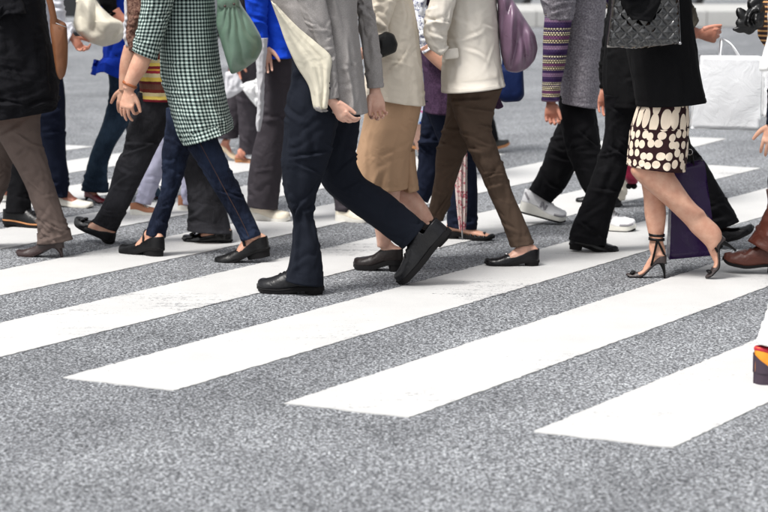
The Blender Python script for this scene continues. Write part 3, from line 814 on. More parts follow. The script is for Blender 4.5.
# ------------------------------------------------------------------ the people, left to right
M_ = dict(
    black=cloth('black jersey', (24, 24, 28), wrinkle=.7), blackwool=cloth('black wool', (20, 20, 22)), taupe=cloth('taupe twill', (94, 82, 77)),
    navy=cloth('navy wool', (29, 33, 43), wsc=10, wrinkle=.8), char=cloth('charcoal cotton', (62, 58, 63)), brown=cloth('brown cotton', (82, 68, 58), wsc=14),
    tan=cloth('tan cotton', (172, 140, 112)), cream=cloth('cream linen', (212, 202, 186), wsc=12, wrinkle=.75), cream2=cloth('off white linen', (208, 202, 192), wsc=9, wrinkle=.6),
    grey=m_mottled('grey summer wool', (140, 136, 134), (156, 152, 150), 260, wsc=11, wrinkle=.6), lining=cloth('cream lining', (208, 202, 184), rough=.7, wrinkle=.45),
    blue=cloth('cobalt knit', (22, 66, 190)), royal=cloth('royal blue gauze', (20, 52, 156)), lav=cloth('lavender cotton', (184, 184, 206)),
    blackden=denim('black denim', (32, 32, 35), (58, 58, 63)), indigo=denim('indigo denim', (18, 23, 37), (44, 54, 76)), teal=denim('faded denim', (26, 38, 52), (58, 76, 94)),
    dknavy=cloth('dark navy cotton', (26, 32, 50)), purple=m_mottled('plum knit', (54, 38, 58), (74, 54, 76), 120), vest=m_mottled('grey tweed knit', (98, 94, 102), (150, 146, 152), 130, weave=.7),
    white=cloth('white cotton', (232, 232, 230)), lilacw=cloth('pale grey lace', (206, 208, 216)), olive=cloth('olive twill', (72, 68, 60)), blackt=cloth('black trousers cloth', (23, 23, 26)),
    pgrey=cloth('pale grey cotton', (196, 196, 200)), ging=m_gingham(), fair=m_fairisle(), polka=m_polka(),
    bluefl=m_floral('blue flowered cotton', lin(190, 205, 225)[:3], lin(40, 70, 150)[:3], lin(200, 90, 150)[:3], 30),
    printw=m_floral('white print cotton', lin(232, 234, 238)[:3], lin(120, 124, 150)[:3], lin(190, 192, 210)[:3], 70),
    stripe=m_stripes('striped knit', .16, [(0, (96, 40, 34)), (.10, (196, 182, 140)), (.2, (214, 190, 96)), (.30, (120, 40, 48)), (.38, (206, 150, 70)), (.44, (150, 44, 60)), (.52, (200, 188, 150)), (.64, (206, 178, 84)), (.76, (88, 36, 40)), (.84, (92, 62, 52))], weave=.7, rough=.95),
    knit=m_mottled('brown patterned knit', (70, 44, 40), (140, 110, 96), 90, weave=.7),
)
RES[0] = 1.0
# ---- 1 taupe trousers, draped black top, brown bag
Y1 = D(257)
p = Person('person in draped black top and flared taupe trousers with brown heeled shoes', Y1, 257)
p.torso([(-30, 43, -4), (-32, 47, 25), (-34, 53, 55), (-35, 58, 82), (-33, 58, 100), (-30, 96 + 26, 54, 110)], Y1, M_['black'], 'draped_top', dr=(.2, .22, .2), folds=((0, .006, .008), (.5, .012, .010), (1, .014, .016)), lam=.07, twist=3)
p.arm3(-1, M_['black'], 'draped_top', fwd=.1, zup=.80, zel=.70); p.arm3(1, M_['black'], 'draped_top', zup=.8, zel=.7)
p.leg([(-16, 46, 92), (-12, 42, 108), (-6, 40, 125), (2, 42, 143), (12, 47, 160), (24, 53, 182), (32, 60, 203), (38, 67, 223), (37, 244, 73, 239)], (Y1, Y1, Y1, Y1, Y1, Y1, Y1, D(257), D(257)), M_['taupe'])
p.leg([(-20, 40, 95), (-22, 30, 120), (-22, 18, 145), (-22, 12, 165), (-24, 10, 180), (-30, 4, 195), (-38, -4, 215), (-45, -5, 240)], (Y1 + .18, Y1 + .3), M_['taupe'])
sh = Shoe(G(63.5, 258), G(17, 255.5), 'pump', hh=.05, ins=.06, cs=.045, op=.5, toe=.026)
brs = leather('brown shoe leather', (46, 30, 28), .35, coat=.1)
wear(p, sh, brs, brs, ankle=W(52, 238, D(257)), spike=True)
sh2 = Shoe(G(-8, 249), G(-52, 246), 'pump', hh=.05); wear(p, sh2, brs, brs, ankle=W(-20, 232, D(249)), spike=True)
p.finish()
bag = pillow([(50, 14), (58, 19), (66.5, 23), (68, 45), (67.5, 64), (65, 76), (60, 81), (56.5, 74), (53, 50), (50, 30)], Y1 - .2, .04, noise=.012, nsc=(8, 5), seed=3)
bo = bag.build('shoulder_bag', leather('tan brown bag leather', (112, 70, 42), .45, .9, 9)); tag(bo, 'brown leather shoulder bag hanging behind the draped black top', 'handbag')
m = ribbon([W(55, 24, Y1 - .22), W(51, 5, Y1 - .24), W(45, -15, Y1 - .24), W(38, -40, Y1 - .2), W(30, -62, Y1 - .14)], [np.array([.03, 0, 0])] * 5, .004); m.build('strap', MATS.get('x') or bo.data.materials[0], bo)
m = tube([W(56, 23, Y1 - .235), W(61, 25, Y1 - .238), W(66, 27, Y1 - .225)], .002, 6, 10); m.build('zip', METAL, bo)

RES[0] = 1.7
# ---- 2 black oxford with brown sole, behind
Y2 = D(227)
p = Person('person in black trousers and black leather shoes with brown welt, behind taupe trousers', Y2, 227, face=1, skinm=SK3, H=1.68)
p.torso([(-2, 44, -6), (-2, 45, 30), (-2, 45, 62)], Y2, M_['blackwool'], 'jacket'); p.arm3(-1, M_['blackwool']); p.arm3(1, M_['blackwool'])
p.leg([(0, 45, 55), (2, 42, 95), (5, 38, 130), (7, 34, 165), (7, 31, 190), (5, 31, 212)], (Y2, Y2), M_['blackt'])
p.leg([(-2, 44, 55), (-8, 36, 100), (-20, 16, 140), (-34, -2, 180), (-44, -22, 205)], (Y2 + .18, Y2 + .2), M_['blackt'])
sh = Shoe(G(4, 226.5), G(53, 228.5), 'oxford'); wt = tube([sh.at(t, sh.w(t) * 1.05, sh.z0(t) + .004) for t in np.linspace(.01, .99, 20)], .0045, 6)
wear(p, sh, BLACKSH, SOLE_BLK, extra=[('welt', wt, SOLE_TAN), ('lace', laces(sh), SOLE_BLK)])
sh = Shoe(W(-52, 205, Y2 + .2), W(-12, 222, Y2 + .2), 'oxford'); wear(p, sh, BLACKSH, SOLE_BLK)
p.finish()

# ---- 3 dark jeans, white flats, reaching hand
Y3 = D(207)
p = Person('person in dark jeans and white ballet flats with pale sleeve and reaching hand', Y3, 207, face=1, skinm=SK3)
p.torso([(18, 58, -4), (18, 58, 25), (20, 60, 55), (20, 62, 78)], Y3, M_['lilacw'], 'cardigan', dr=(.17, .17)); p.arm3(1, M_['lilacw'], 'cardigan')
p.sleeve([(44, 60, -20), (50, 64, 5), (56, 67, 22), (63, 27, 72, 22), (69, 43, 74, 30)], Y3 - .2, M_['lilacw'], 'cardigan')
p.hand(W(72, 37.5, Y3 - .2), W(80, 47, Y3 - .2) - W(72, 37, Y3 - .2), np.array([.3, .8, .5]), size=.145, curl=(.6, .8, .5))
p.leg([(22, 62, 70), (26, 65, 100), (32, 65.5, 128), (40, 66, 155), (48, 69, 178), (53, 68, 197)], (Y3 - .08, D(207)), M_['dknavy'])
p.leg([(20, 58, 70), (18, 54, 100), (14, 48, 130), (4, 34, 165), (-6, 18, 190)], (Y3 + .1, Y3 + .2), M_['dknavy'])
wfl = leather('white shoe leather', (224, 220, 208), .5)
sh = Shoe(G(54, 206), G(92.5, 208), 'flat', ch=.05); wear(p, sh, wfl, wfl, ankle=W(62, 192, D(207)))
sh = Shoe(W(-10, 194, Y3 + .2), W(22, 206, Y3 + .2), 'flat'); wear(p, sh, wfl, wfl, ankle=W(2, 186, Y3 + .2))
p.finish()

# ---- 4 blue tunic, flared jeans, beige sack
Y4 = D(202)
p = Person('person in royal blue ruffled tunic and flared jeans with dark red shoes', Y4, 203, face=1, skinm=SK3)
p.torso([(100, 134, -4), (102, 136, 15), (104, 137, 40), (104, 139, 58)], Y4, M_['royal'], 'tunic', dr=(.16, .17))
A, B = stations([(104, 138, 56), (99, 139, 64), (94, 71, 141, 74)], Y4)
def frill(P, s, th, N):
    k = (s / s[-1])[:, None]; return P + N * (.011 * k * np.sin(th * 13 + 3 * k) + .010 * k)[..., None] + np.array([0, 0, 1.]) * (.014 * k * np.sin(th * 5 + 2))[..., None]
p.add('ruffle', loft(A, B, dr=(.17, .22), step=.006, seg=120, fn=frill, caps=(False, False)), M_['royal'])
p.sleeve([(98, 112, -14), (99, 116, -2), (103, 117, 8), (110, 18, 121, 10)], Y4 - .2, M_['blackwool'], 'short_sleeve'); p.arm3(1, M_['blackwool'], 'short_sleeve#2')
A, B = stations([(108, 14, 119, 7), (114, 21, 123, 13), (124, 28, 130, 20)], Y4 - .2)
p.hand(W(131, 26, Y4 - .2), W(138, 32, Y4 - .2) - W(130, 25, Y4 - .2), np.array([.3, 0, 1.]), fore=loft(A, B, hem=False, caps=(True, True), step=.012, seg=20), size=.16)
p.leg([(106, 141, 52), (108, 140, 70), (109.5, 138, 88), (107, 133, 107), (101, 126, 127), (92, 113, 150), (86, 107, 171), (81, 190, 109, 192)], (Y4 - .08, D(202)), M_['teal'])
p.leg([(112, 143, 60), (116, 146, 90), (124, 150, 120), (130, 152, 150), (136, 154, 175), (140, 162, 196)], (Y4 + .12, Y4 + .15), M_['teal'])
red = leather('dark red shoe leather', (104, 24, 40), .3, coat=.3)
sh = Shoe(G(85, 202), G(110, 203.5), 'pump', hh=.045, cs=.04, op=.5, ins=.06, w=.042); wear(p, sh, red, SOLE_BLK, ankle=W(93, 188, D(202)), spike=True)
sh = Shoe(W(143, 199, Y4 + .15), W(170, 200, Y4 + .15), 'pump', hh=.045); wear(p, sh, red, SOLE_BLK, ankle=W(148, 190, Y4 + .15), spike=True)
p.finish()
bag = pillow([(78, -12), (92, -6), (100, 6), (112, 17), (123, 22), (126, 34), (120, 42), (104, 47), (88, 42), (77, 33), (73, 24), (76, 8)], Y4 - .36, .09, noise=.03, nsc=(11, 6), seed=5, nr=20, per=120)
bo = bag.build('sack_bag', cloth('beige canvas', (208, 202, 186), wsc=9, wrinkle=.9)); tag(bo, 'slouchy beige canvas sack bag carried above the blue ruffled tunic', 'bag')
m = ribbon([W(80, 2, Y4 - .40), W(82, -12, Y4 - .38), W(90, -40, Y4 - .3), W(105, -60, Y4 - .2)], [np.array([.045, 0, 0])] * 4, .005); m.build('strap', bo.data.materials[0], bo)

RES[0] = 1.0
# ---- 5 black jeans, striped knit
Y5 = D(244)
p = Person('person in striped brown knit and black jeans stepping on the heel of a bowed flat', Y5, 244)
p.torso([(127, 182, -4), (128, 182, 20), (131, 182, 45), (137, 183, 70), (140, 185, 88), (141, 185, 99.5)], Y5, M_['stripe'], 'knit_top', dr=(.18, .17))
A, B = stations([(126, 143, -30), (126, 144, 0), (127, 143, 25), (129, 139, 50)], Y5 - .22); p.add('scarf', loft(A, B, dr=(.03, .03), folds=((0, .004, .008), (1, .004, .010)), seg=36), M_['knit'])
A, B = stations([(123, 131, -30), (124, 131, 0), (124.5, 131, 25), (126, 132, 46)], Y5 - .19); p.add('cardigan_edge', loft(A, B, dr=(.02, .02), folds=((0, .003, .004), (1, .004, .006)), seg=30), M_['pgrey'])
p.sleeve([(140, 168, -10), (132, 156, 15), (126, 146, 38), (124, 140, 52)], Y5 - .17, M_['stripe'], 'knit_top'); p.arm3(1, M_['stripe'], 'knit_top', zup=.8, zel=.7)
A, B = stations([(124, 142, 45), (120, 136, 62), (119, 132, 78), (119, 130, 90)], Y5 - .17)
p.hand(W(124.5, 88, Y5 - .17), np.array([-.05, 0, -1.]), np.array([-1., .2, 0]), fore=loft(A, B, hem=False, caps=(True, True), step=.012, seg=22), size=.16)
p.leg([(138, 186, 92), (135, 182, 104), (131, 177, 116), (127, 168, 130), (124, 149, 158, 147), (116, 164, 149, 166), (110, 187, 138, 188), (101, 208, 127, 211), (92, 221, 117, 231)], (Y5 - .05, D(244)), M_['blackden'])
p.leg([(140, 186, 92), (148, 190, 110), (160, 198, 130), (176, 207, 155), (185, 216, 180), (188, 225, 205), (187, 230, 232, 233)], (Y5 + .13, D(243)), M_['blackden'])
YF = D(244)
sh = Shoe(W(113, 244.5, YF), W(75.5, 221.5, YF + .12), 'flat', ch=.055, up=(-.3, 0, 1)); wear(p, sh, BLACKPAT, SOLE_BLK, ankle=W(106, 222, YF), extra=[('bow', bow(sh), BLACKPAT)])
sh = Shoe(G(232, 243.5), G(183, 241.5), 'flat', ch=.05); wear(p, sh, BLACKPAT, SOLE_BLK, ankle=W(216, 226, D(243)), extra=[('bow', bow(sh), BLACKPAT)])
p.finish()

# ---- 6 gingham tunic, jeans, green bag
Y6 = D(260)
p = Person('person in green gingham tunic and skinny jeans wearing black strap shoes', Y6, 260)
p.torso([(160, 214, -4), (159, 216, 20), (160, 218, 45), (161, 221, 68), (165, 225, 90), (171, 229, 110), (178, 130, 232, 122), (185, 144, 233, 129)], Y6, M_['ging'], 'tunic', dr=(.17, .19, .235), folds=((0, .003, .002), (.5, .005, .006), (1, .004, .014)), kv=3.6)
p.sleeve([(143, 178, -12), (141.5, 173, 5), (137, 166, 30), (132, 50, 157, 60.5)], Y6 - .2, M_['ging'], 'tunic'); p.arm3(1, M_['ging'], 'tunic', zup=.8, zel=.72)
A, B = stations([(142, 157, 40), (134, 54, 152, 58), (128, 69, 146, 72), (124, 81, 138, 83), (123, 88, 135, 90)], Y6 - .2)
p.hand(W(129, 90, Y6 - .2), W(126, 110, Y6 - .2) - W(129, 90, Y6 - .2), np.array([.9, -.45, .1]), palm=-1, size=.165, thumb=(.75, .6, .3), cur=[(.2, .35, .2), (.25, .35, .25), (.35, .5, .3), (.7, .8, .4)], fore=loft(A, B, hem=False, caps=(True, True), step=.012, seg=26))
ax = W(128, 89, Y6 - .2) - W(134, 76, Y6 - .2)
p.add('bracelet', ring_band(W(129.8, 84.5, Y6 - .2), ax, .0325, .012, .005), leather('orange brown leather', (150, 84, 46), .4))
p.leg([(166, 212, 108), (166, 206, 122), (164, 199, 138), (161.5, 190, 153), (162, 185, 172), (160, 178, 193), (152, 171, 214), (145, 234, 165, 238)], (Y6 + .12, D(256)), M_['indigo'], lam=.04)
LR = [(176, 222, 108), (179, 218, 122), (184, 139, 217, 136), (193, 156, 224, 152), (204, 173, 231, 170), (212, 187, 240, 188), (224, 206, 249, 208), (234, 225, 257.5, 226), (241, 241, 261, 234)]
p.leg(LR, (Y6 - .1, D(263)), M_['indigo'], lam=.04)
A, B = stations(LR, (Y6 - .1, D(263))); cen = A * .52 + B * .48; hw = np.linalg.norm(B - A, axis=1) / 2
seam = cen + np.stack([0 * hw, -np.minimum(hw * .95, .088) - .009, 0 * hw], 1)
p.add('seam', tube(interp(seam, np.linspace(.05, .98, 60)), .0016, 5), cloth('gold thread', (78, 60, 54)))
sh = Shoe(G(163, 257.5), G(121, 252.5), 'wedge'); wear(p, sh, BLACKSH, SOLE_BLK, ankle=W(156, 231, D(256)), skinr=.027, extra=[('strap', sh.band(.42, .006, .34), BLACKSH)])
YR = D(263)
sh = Shoe(W(271, 256, YR), W(216, 265.5, YR + .05), 'wedge', up=(-.1, 0, 1)); wear(p, sh, BLACKSH, SOLE_BLK, ankle=W(254, 234, YR), extra=[('strap', sh.band(.48, .010, .38), BLACKSH)])
p.finish()
GREEN = leather('sage green leather', (98, 122, 106), .32, .3, 10, coat=.3)
def pleat(P):
    pass
bag = pillow([(219, -8), (236, -8), (242, 6), (252, 20), (261, 36), (263, 48), (257, 60), (243, 70), (231, 75), (227, 62), (221, 42), (216, 24), (217, 6)], Y6 - .12, .075, nr=34, per=150)
V = bag.verts(); c0 = W(231, -10, Y6 - .12)
ang = np.arctan2(V[:, 0] - c0[0], c0[2] - V[:, 2]); rr = np.hypot(V[:, 0] - c0[0], V[:, 2] - c0[2])
bag.v = [V + np.stack([0 * ang, -np.sign(Y6 - .12 - V[:, 1]) * .012 * np.abs(np.sin(ang * 13 + 2 * pn(V * 9))) * np.clip(1.25 - rr / .33, 0, 1) * np.clip(np.abs(V[:, 1] - Y6 + .12) / .03, 0, 1), 0 * ang], 1)]
bo = bag.build('hobo_bag', GREEN); tag(bo, 'sage green pleated leather hobo bag behind the gingham tunic', 'handbag')
band = pillow([(217, -14), (238, -14), (240, 7), (233, 9.5), (221, 10), (217, 6)], Y6 - .17, .035, nr=8, per=60); band.build('bag_collar', GREEN, bo)
for px, py in ((225, 6), (234, 4)): ball(W(px, py, Y6 - .215), .006, 8).build('rivet', leather('dark rivet', (60, 40, 36), .4), bo)
m = ribbon([W(227, -12, Y6 - .17), W(222, -35, Y6 - .15), W(205, -58, Y6 - .12)], [np.array([.04, 0, 0])] * 3, .006); m.build('strap', GREEN, bo)

RES[0] = 1.7
# ---- 7 lavender trousers, tan sneakers
Y7 = D(215)
p = Person('person in pale lavender trousers and tan sneakers, seen between the black and blue jeans', Y7, 215, face=1)
p.torso([(168, 204, -6), (168, 205, 30), (166, 206, 70)], Y7, M_['pgrey'], 'shirt', dr=(.16, .17)); p.arm3(1, M_['pgrey'], 'shirt'); p.arm3(-1, M_['pgrey'], 'shirt')
p.leg([(166, 206, 62), (164, 200, 90), (160, 192, 118), (152, 176, 146), (143, 163, 175), (135, 201, 151, 205)], (Y7 - .05, D(215)), M_['lav'])
p.leg([(168, 207, 62), (172, 208, 95), (177, 204, 130), (181, 199, 165), (181, 197, 204)], (Y7 + .12, Y7 + .2), M_['lav'])
tans = leather('tan suede', (158, 106, 78), .7)
sh = Shoe(G(130.5, 215), G(158, 215.5), 'sneaker', ins=.075, ch=.06); wear(p, sh, tans, SOLE_WHT, heel=False, extra=[('lace', laces(sh), SOLE_WHT)])
sh = Shoe(W(178, 212, Y7 + .2), W(212, 213, Y7 + .2), 'sneaker', ins=.075); wear(p, sh, tans, SOLE_WHT, heel=False)
p.finish()

# ---- 8 far walker with white carrier bag
Y8 = D(163)
p = Person('person far behind in dark trousers and brown sandals beside a white carrier bag', Y8, 163, face=1, skinm=SK3)
p.torso([(226, 262, -6), (228, 262, 30), (230, 261, 62)], Y8, M_['char'], 'jacket', dr=(.16, .16)); p.arm3(1, M_['char'])
p.sleeve([(226, 244, -4), (226, 240, 20), (226, 238, 45), (229, 239, 60)], Y8 - .2, M_['char'])
p.hand(W(234, 60, Y8 - .2), np.array([.05, 0, -1.]), np.array([1., .2, 0]), size=.16)
p.leg([(232, 262, 55), (235, 261, 85), (238, 259, 115), (239, 257, 140), (238, 256, 154)], (Y8 - .08, D(163)), M_['char'])
p.leg([(230, 260, 55), (226, 254, 85), (221, 246, 112), (216, 238, 138)], (Y8 + .1, Y8 + .1), M_['char'])
bsh = leather('brown sandal leather', (126, 84, 52), .45); crm = leather('cream sandal leather', (220, 200, 170), .5)
sh = Shoe(G(235, 163), G(256, 163.5), 'sandal', cs=.03, op=.6, ins=.06); wear(p, sh, bsh, SOLE_TAN, ankle=W(242, 152, Y8 - .05))
sh = Shoe(W(217, 153, Y8 + .1), W(240, 161, Y8 + .1), 'sandal', hh=.05, cs=.03, op=.6, ins=.06); wear(p, sh, crm, crm, ankle=W(226, 140, Y8 + .1))
p.finish()
PLA = m_plastic('white carrier plastic', (238, 238, 238), .1, .4)
bag = pillow([(240, 86), (246, 82), (255, 80), (264, 68), (266, 98), (263, 106), (257, 107.5), (249, 98)], Y8 - .45, .05, noise=.035, nsc=(18, 13), seed=8, nr=20, per=130)
bo = bag.build('carrier_bag', PLA); tag(bo, 'crumpled white carrier bag beside the charcoal trousers of the blue sweater', 'bag')
bag = pillow([(225, 72), (235, 70), (240, 78), (245, 88), (240, 92), (232, 97), (225, 99)], Y8 - .3, .03, noise=.02, nsc=(16, 12), seed=3, nr=14, per=90)
bo = bag.build('folded_cloth', M_['pgrey']); tag(bo, 'pale folded cloth just right of the gingham tunic hem', 'cloth')

RES[0] = 1.4
# ---- 9 blue sweater, charcoal trousers, white sneakers
Y9 = D(221)
p = Person('person in cobalt blue sweater and charcoal trousers with white canvas sneakers', Y9, 221, face=1, skinm=SK2)
p.torso([(252, 296, -5), (254, 297, 15), (258, 297, 35), (262, 296, 50), (263, 295, 56.5)], Y9, M_['blue'], 'sweater', dr=(.17, .21))
p.sleeve([(246, 270, -14), (245, 268, 4), (249, 267, 20), (256, 268, 36), (259, 269, 47)], Y9 - .2, M_['blue'], 'sweater'); p.arm3(1, M_['blue'], 'sweater')
p.hand(W(264, 46, Y9 - .2), np.array([.05, 0, -1.]), np.array([1., .1, 0]), size=.165)
A, B = stations([(257, 268, 38), (256, 266, 58), (257, 264.5, 80), (258, 263.5, 105), (256, 262, 122), (257, 260, 131)], Y9 - .22)
p.add('hanging_jacket', loft(A, B, dr=(.05, .035), folds=((0, .002, .006), (.5, .003, .006), (1, .002, .005)), lam=.05, seg=40), M_['pgrey'])
p.leg([(261, 297, 50), (262, 296, 70), (263, 293, 90), (262, 291, 110), (257, 289, 133), (251, 285, 158), (248, 281, 180), (247, 206, 278, 209)], (Y9 - .08, D(221)), M_['char'])
p.leg([(263, 298, 50), (270, 304, 80), (284, 318, 115), (303, 332, 150), (322, 345, 178), (333, 354, 196), (335, 210, 355, 212)], (Y9 + .1, D(221)), M_['char'])
wsn = leather('off white canvas', (226, 218, 200), .8)
for a, b in (((251, 220), (289.5, 222)), ((336, 221), (370, 222.5))):
    sh = Shoe(G(*a), G(*b), 'sneaker', ins=.07, ch=.06, st=.02); wear(p, sh, wsn, SOLE_WHT, heel=False, extra=[('lace', laces(sh), SOLE_WHT)])
p.finish()

RES[0] = 1.0
# ---- 10 man, grey jacket, navy trousers
Yt = D(290)
p = Person('person in grey suit jacket blown open over navy trousers, mid-stride in black walking shoes', Yt, 290, H=1.7, skinm=SK2)
p.torso([(309, 358, -6), (309, 357, 12), (311, 359, 35), (315, 362, 60), (319, 365, 88), (322, 109, 368, 112)], Yt, M_['grey'], 'jacket', dr=(.2, .19, .2), folds=((0, .003, .004), (.5, .006, .007), (1, .004, .012)))
p.sleeve([(288, 322, -22), (296, 326, 2), (307, 331, 27), (317, 335, 53), (324, 337.5, 78), (325.5, 99, 339, 97.5)], Yt - .22, M_['grey'])
p.sleeve([(350, 370, -22), (356, 371.5, 0), (359, 377, 27), (364, 382, 62), (367, 88, 383.5, 87)], Yt + .14, M_['grey'], side=1)
# the left front of the jacket blown forward, showing its lining
def sheet(L, R, Y0, Y1_, n=26, mm=18, wav=.012, seed=1):
    tL, tR = interp(np.array([W(*q, Y0) for q in L]), np.linspace(0, 1, n)), interp(np.array([W(*q, Y1_) for q in R]), np.linspace(0, 1, n))
    k = np.linspace(0, 1, mm)[None, :, None]; P = tL[:, None] * (1 - k) + tR[:, None] * k
    P[..., 1] += .02 * np.abs(pn(np.stack([k[..., 0] * 3.2 + seed + 0 * P[..., 0], P[..., 2] * 3, 0 * P[..., 0]], -1))) * 2 * np.sin(k[..., 0] * math.pi) ** .5 + .003 * pn(P * 16)
    P[..., 1] += wav * np.sin(k[..., 0] * 9 + np.linspace(0, 2.5, n)[:, None]) * np.sin(k[..., 0] * math.pi) - .05 * np.sin(k[..., 0] * math.pi)
    m = MB(); m.grid(P, np.stack([P[..., 0], P[..., 2]], -1)); return m
p.add('jacket_front', sheet([(266, -14), (271, 1), (279, 22), (286, 33)], [(316, -20), (322, 5), (327, 25), (331, 50)], Yt - .20, Yt - .22), M_['grey'], thick=.004)
p.add('jacket_lining', sheet([(271.5, 1), (279, 22), (286, 42), (297, 66), (309, 86), (314, 108), (317, 109.5)], [(275, 4), (298, 27), (318, 44), (331, 57), (330, 74), (329, 92), (327, 108)], Yt - .205, Yt - .262, n=40), M_['lining'], thick=.004, label='cream lining of the open jacket front')
p.add('cuff_hem', sheet([(314, 107), (316, 110), (319, 111)], [(322, 105), (326, 109), (328, 111)], Yt - .21, Yt - .25, n=8), M_['grey'], thick=.004)
for i in range(3): p.add('button', ball(W(328.5 + i * .5, 78 + i * 5, Yt - .262), .005, 7, (1, .5, 1)), M_['char'])
p.hand(W(332.5, 102, Yt - .22), W(343, 114, Yt - .22) - W(333, 101, Yt - .22), np.array([.6, -.65, .5]), palm=-1, size=.160, spread=.0, thumb=(.95, .35, .3), cur=[(.5, .7, .4), (.45, .65, .4), (.4, .6, .4), (.35, .5, .35)])
p.hand(W(375, 91, Yt + .14), W(376.5, 108, Yt + .14) - W(375, 91, Yt + .14), np.array([-1., -.3, 0]), palm=-1, size=.172, curl=(.55, .9, .6), thumb=(.8, .35, .5))
LF = [(293, 345, 50), (292, 350, 66), (291, 350, 82), (287, 345, 100), (285, 339, 118), (283, 333, 140), (281.5, 328, 162), (282.5, 321, 182), (287, 315, 202), (292, 313, 216), (292.5, 316.5, 230), (291, 321, 251), (287, 323, 271), (285, 280, 323.5, 286)]
p.leg(LF, (Yt - .10, D(294)), M_['navy'], folds=((0, .007, .008), (.2, .006, .010), (.45, .010, .007), (.6, .011, .005), (.8, .005, .008), (.93, .007, .005), (1, .004, .003)), lam=.075)
p.leg([(304, 364, 82), (304, 361, 105), (306, 359, 130), (310, 152, 356, 152), (316, 172, 357, 165), (326, 190, 364, 177), (341, 203, 376, 185), (358, 216, 390, 194), (376, 229, 404, 206), (390, 240, 415, 215), (402, 249, 425, 223)], (Yt + .12, D(285)), M_['navy'], lam=.07)
sh = Shoe(G(323, 294.5), G(258.5, 291.5), 'oxford', w=.052); GREYSH = leather('black grained walking shoe leather', (18, 18, 21), .30, coat=.0, spec=.35)
rim = tube([sh.at(t, -sh.w(t) * 1.06, sh.z0(t) - .002) for t in np.linspace(.0, .99, 24)], .003, 6)
wear(p, sh, GREYSH, SOLE_BLK, extra=[('lace', laces(sh), SOLE_BLK), ('welt', rim, SOLE_BLK)])
YB = D(285)
sh = Shoe(W(453, 233, YB - .05), W(403.5, 286, YB), 'oxford', up=(-.7, 0, .7), w=.049, ins=.08, hh=.008); wear(p, sh, GREYSH, SOLE_BLK, extra=[('lace', laces(sh), SOLE_BLK)])
p.finish()

# ---- 11 tan skirt, cream jacket
Y11 = D(271)
p = Person('person in loose cream jacket and tan pencil skirt with dark brown clog loafers', Y11, 271, skinm=SK2)
p.torso([(366, 412, -5), (367, 415, 10), (368, 419, 35), (366, 422, 62), (364, 424, 85), (363, 94, 425.5, 105)], Y11, M_['cream'], 'jacket', dr=(.18, .21), folds=((0, .004, .004), (.5, .008, .007), (1, .005, .010)), lam=.13, twist=2.5)
p.sleeve([(376, 402, -20), (374, 397, 0), (371, 391, 18), (368, 386, 34), (362, 44, 372, 56)], Y11 - .21, M_['cream']); p.arm3(1, M_['cream'])
p.hand(W(362, 53, Y11 - .21), np.array([-1., 0, -.5]), np.array([-.3, .2, 1.]), size=.165)
p.torso([(367, 423, 90), (366, 422, 104), (364, 419.5, 117), (361, 416, 132), (357, 411.5, 150), (354, 409, 168), (354, 191, 408.5, 187)], Y11, M_['tan'], 'skirt', dr=(.18, .19, .16), top=False, folds=((0, .005, .002), (.4, .004, .004), (1, .003, .007)))
A, B = stations([(396, 415, 150), (400, 416.5, 168), (404, 191, 419, 189)], Y11 + .06); p.add('skirt_vent', loft(A, B, dr=(.10, .10), folds=((0, .001, .002), (1, .002, .004)), seg=30), M_['tan'])
p.bare([(372, 408, 150), (374, 402, 172), (381, 190, 407, 183), (391, 199, 417, 192), (402, 205, 424, 201), (414, 216, 430, 211), (422, 224, 434, 219)], (Y11 + .08, Y11 + .1))
b1 = p.bare([(366, 404, 150), (369, 401, 180), (371, 399, 205), (374, 395, 225), (376.5, 391, 240), (377, 390.5, 247)], (Y11 - .05, D(271)))
CL = leather('dark brown clog leather', (28, 22, 21), .34, coat=.0, spec=.25)
sh = Shoe(G(402.5, 271.5), G(354.5, 269), 'clog'); wear(p, sh, CL, SOLE_BLK, ankle=W(384, 244, D(271)), heel=True, skinr=.028, join=b1, extra=[('button', ball(sh.at(.1, sh.w(.1) * 1.05, sh.z0(.1) + .012), .006, 7), SOLE_TAN)])
sh = Shoe(W(442, 228, Y11 + .1), W(420, 262, Y11 + .1), 'clog', up=(-.8, 0, .5)); wear(p, sh, CL, SOLE_BLK, ankle=W(429, 222, Y11 + .1), skinr=.028)
p.finish()
bag = pillow([(377, 36), (386, 31), (394, 34), (398, 44), (396, 52), (384, 57), (374, 60), (370, 50)], Y11 - .3, .05, noise=.01, seed=4, nr=10, per=60)
bo = bag.build('clutch_bag', leather('black bag leather', (9, 9, 10), .45, spec=.3)); tag(bo, 'small black bag tucked under the arm of the loose cream jacket', 'handbag')

RES[0] = 1.4
# ---- 12 plum cardigan, navy trousers, sandals, umbrella
Y12 = D(240)
p = Person('person in plum cardigan and navy trousers walking in black strappy sandals', Y12, 240, face=1)
p.torso([(414, 462, -5), (416, 462, 20), (420, 461, 50), (423, 460, 75), (424, 458, 95), (424, 111, 456, 113)], Y12, M_['purple'], 'cardigan', dr=(.18, .18))
p.sleeve([(414, 428, -4), (415, 428, 12), (416, 430, 28), (418, 40, 432, 36), (423, 54, 434, 46.5)], Y12 - .2, M_['printw'], 'blouse_sleeve'); p.arm3(1, M_['purple'], 'cardigan')
A, B = stations([(420, 49, 431, 40), (424, 55, 435, 47), (433, 64, 442, 55), (440, 70, 449, 62)], Y12 - .2)
p.hand(W(446, 68, Y12 - .2), np.array([.8, 0, -.5]), np.array([.4, 0, 1.]), fore=loft(A, B, hem=False, caps=(True, True), step=.012, seg=22), size=.165)
p.leg([(424, 460, 100), (427, 461, 112), (433, 465, 128), (440, 470, 146), (447, 476, 166), (449, 477.5, 190), (447, 226, 477, 229)], (Y12 - .06, D(239)), M_['dknavy'])
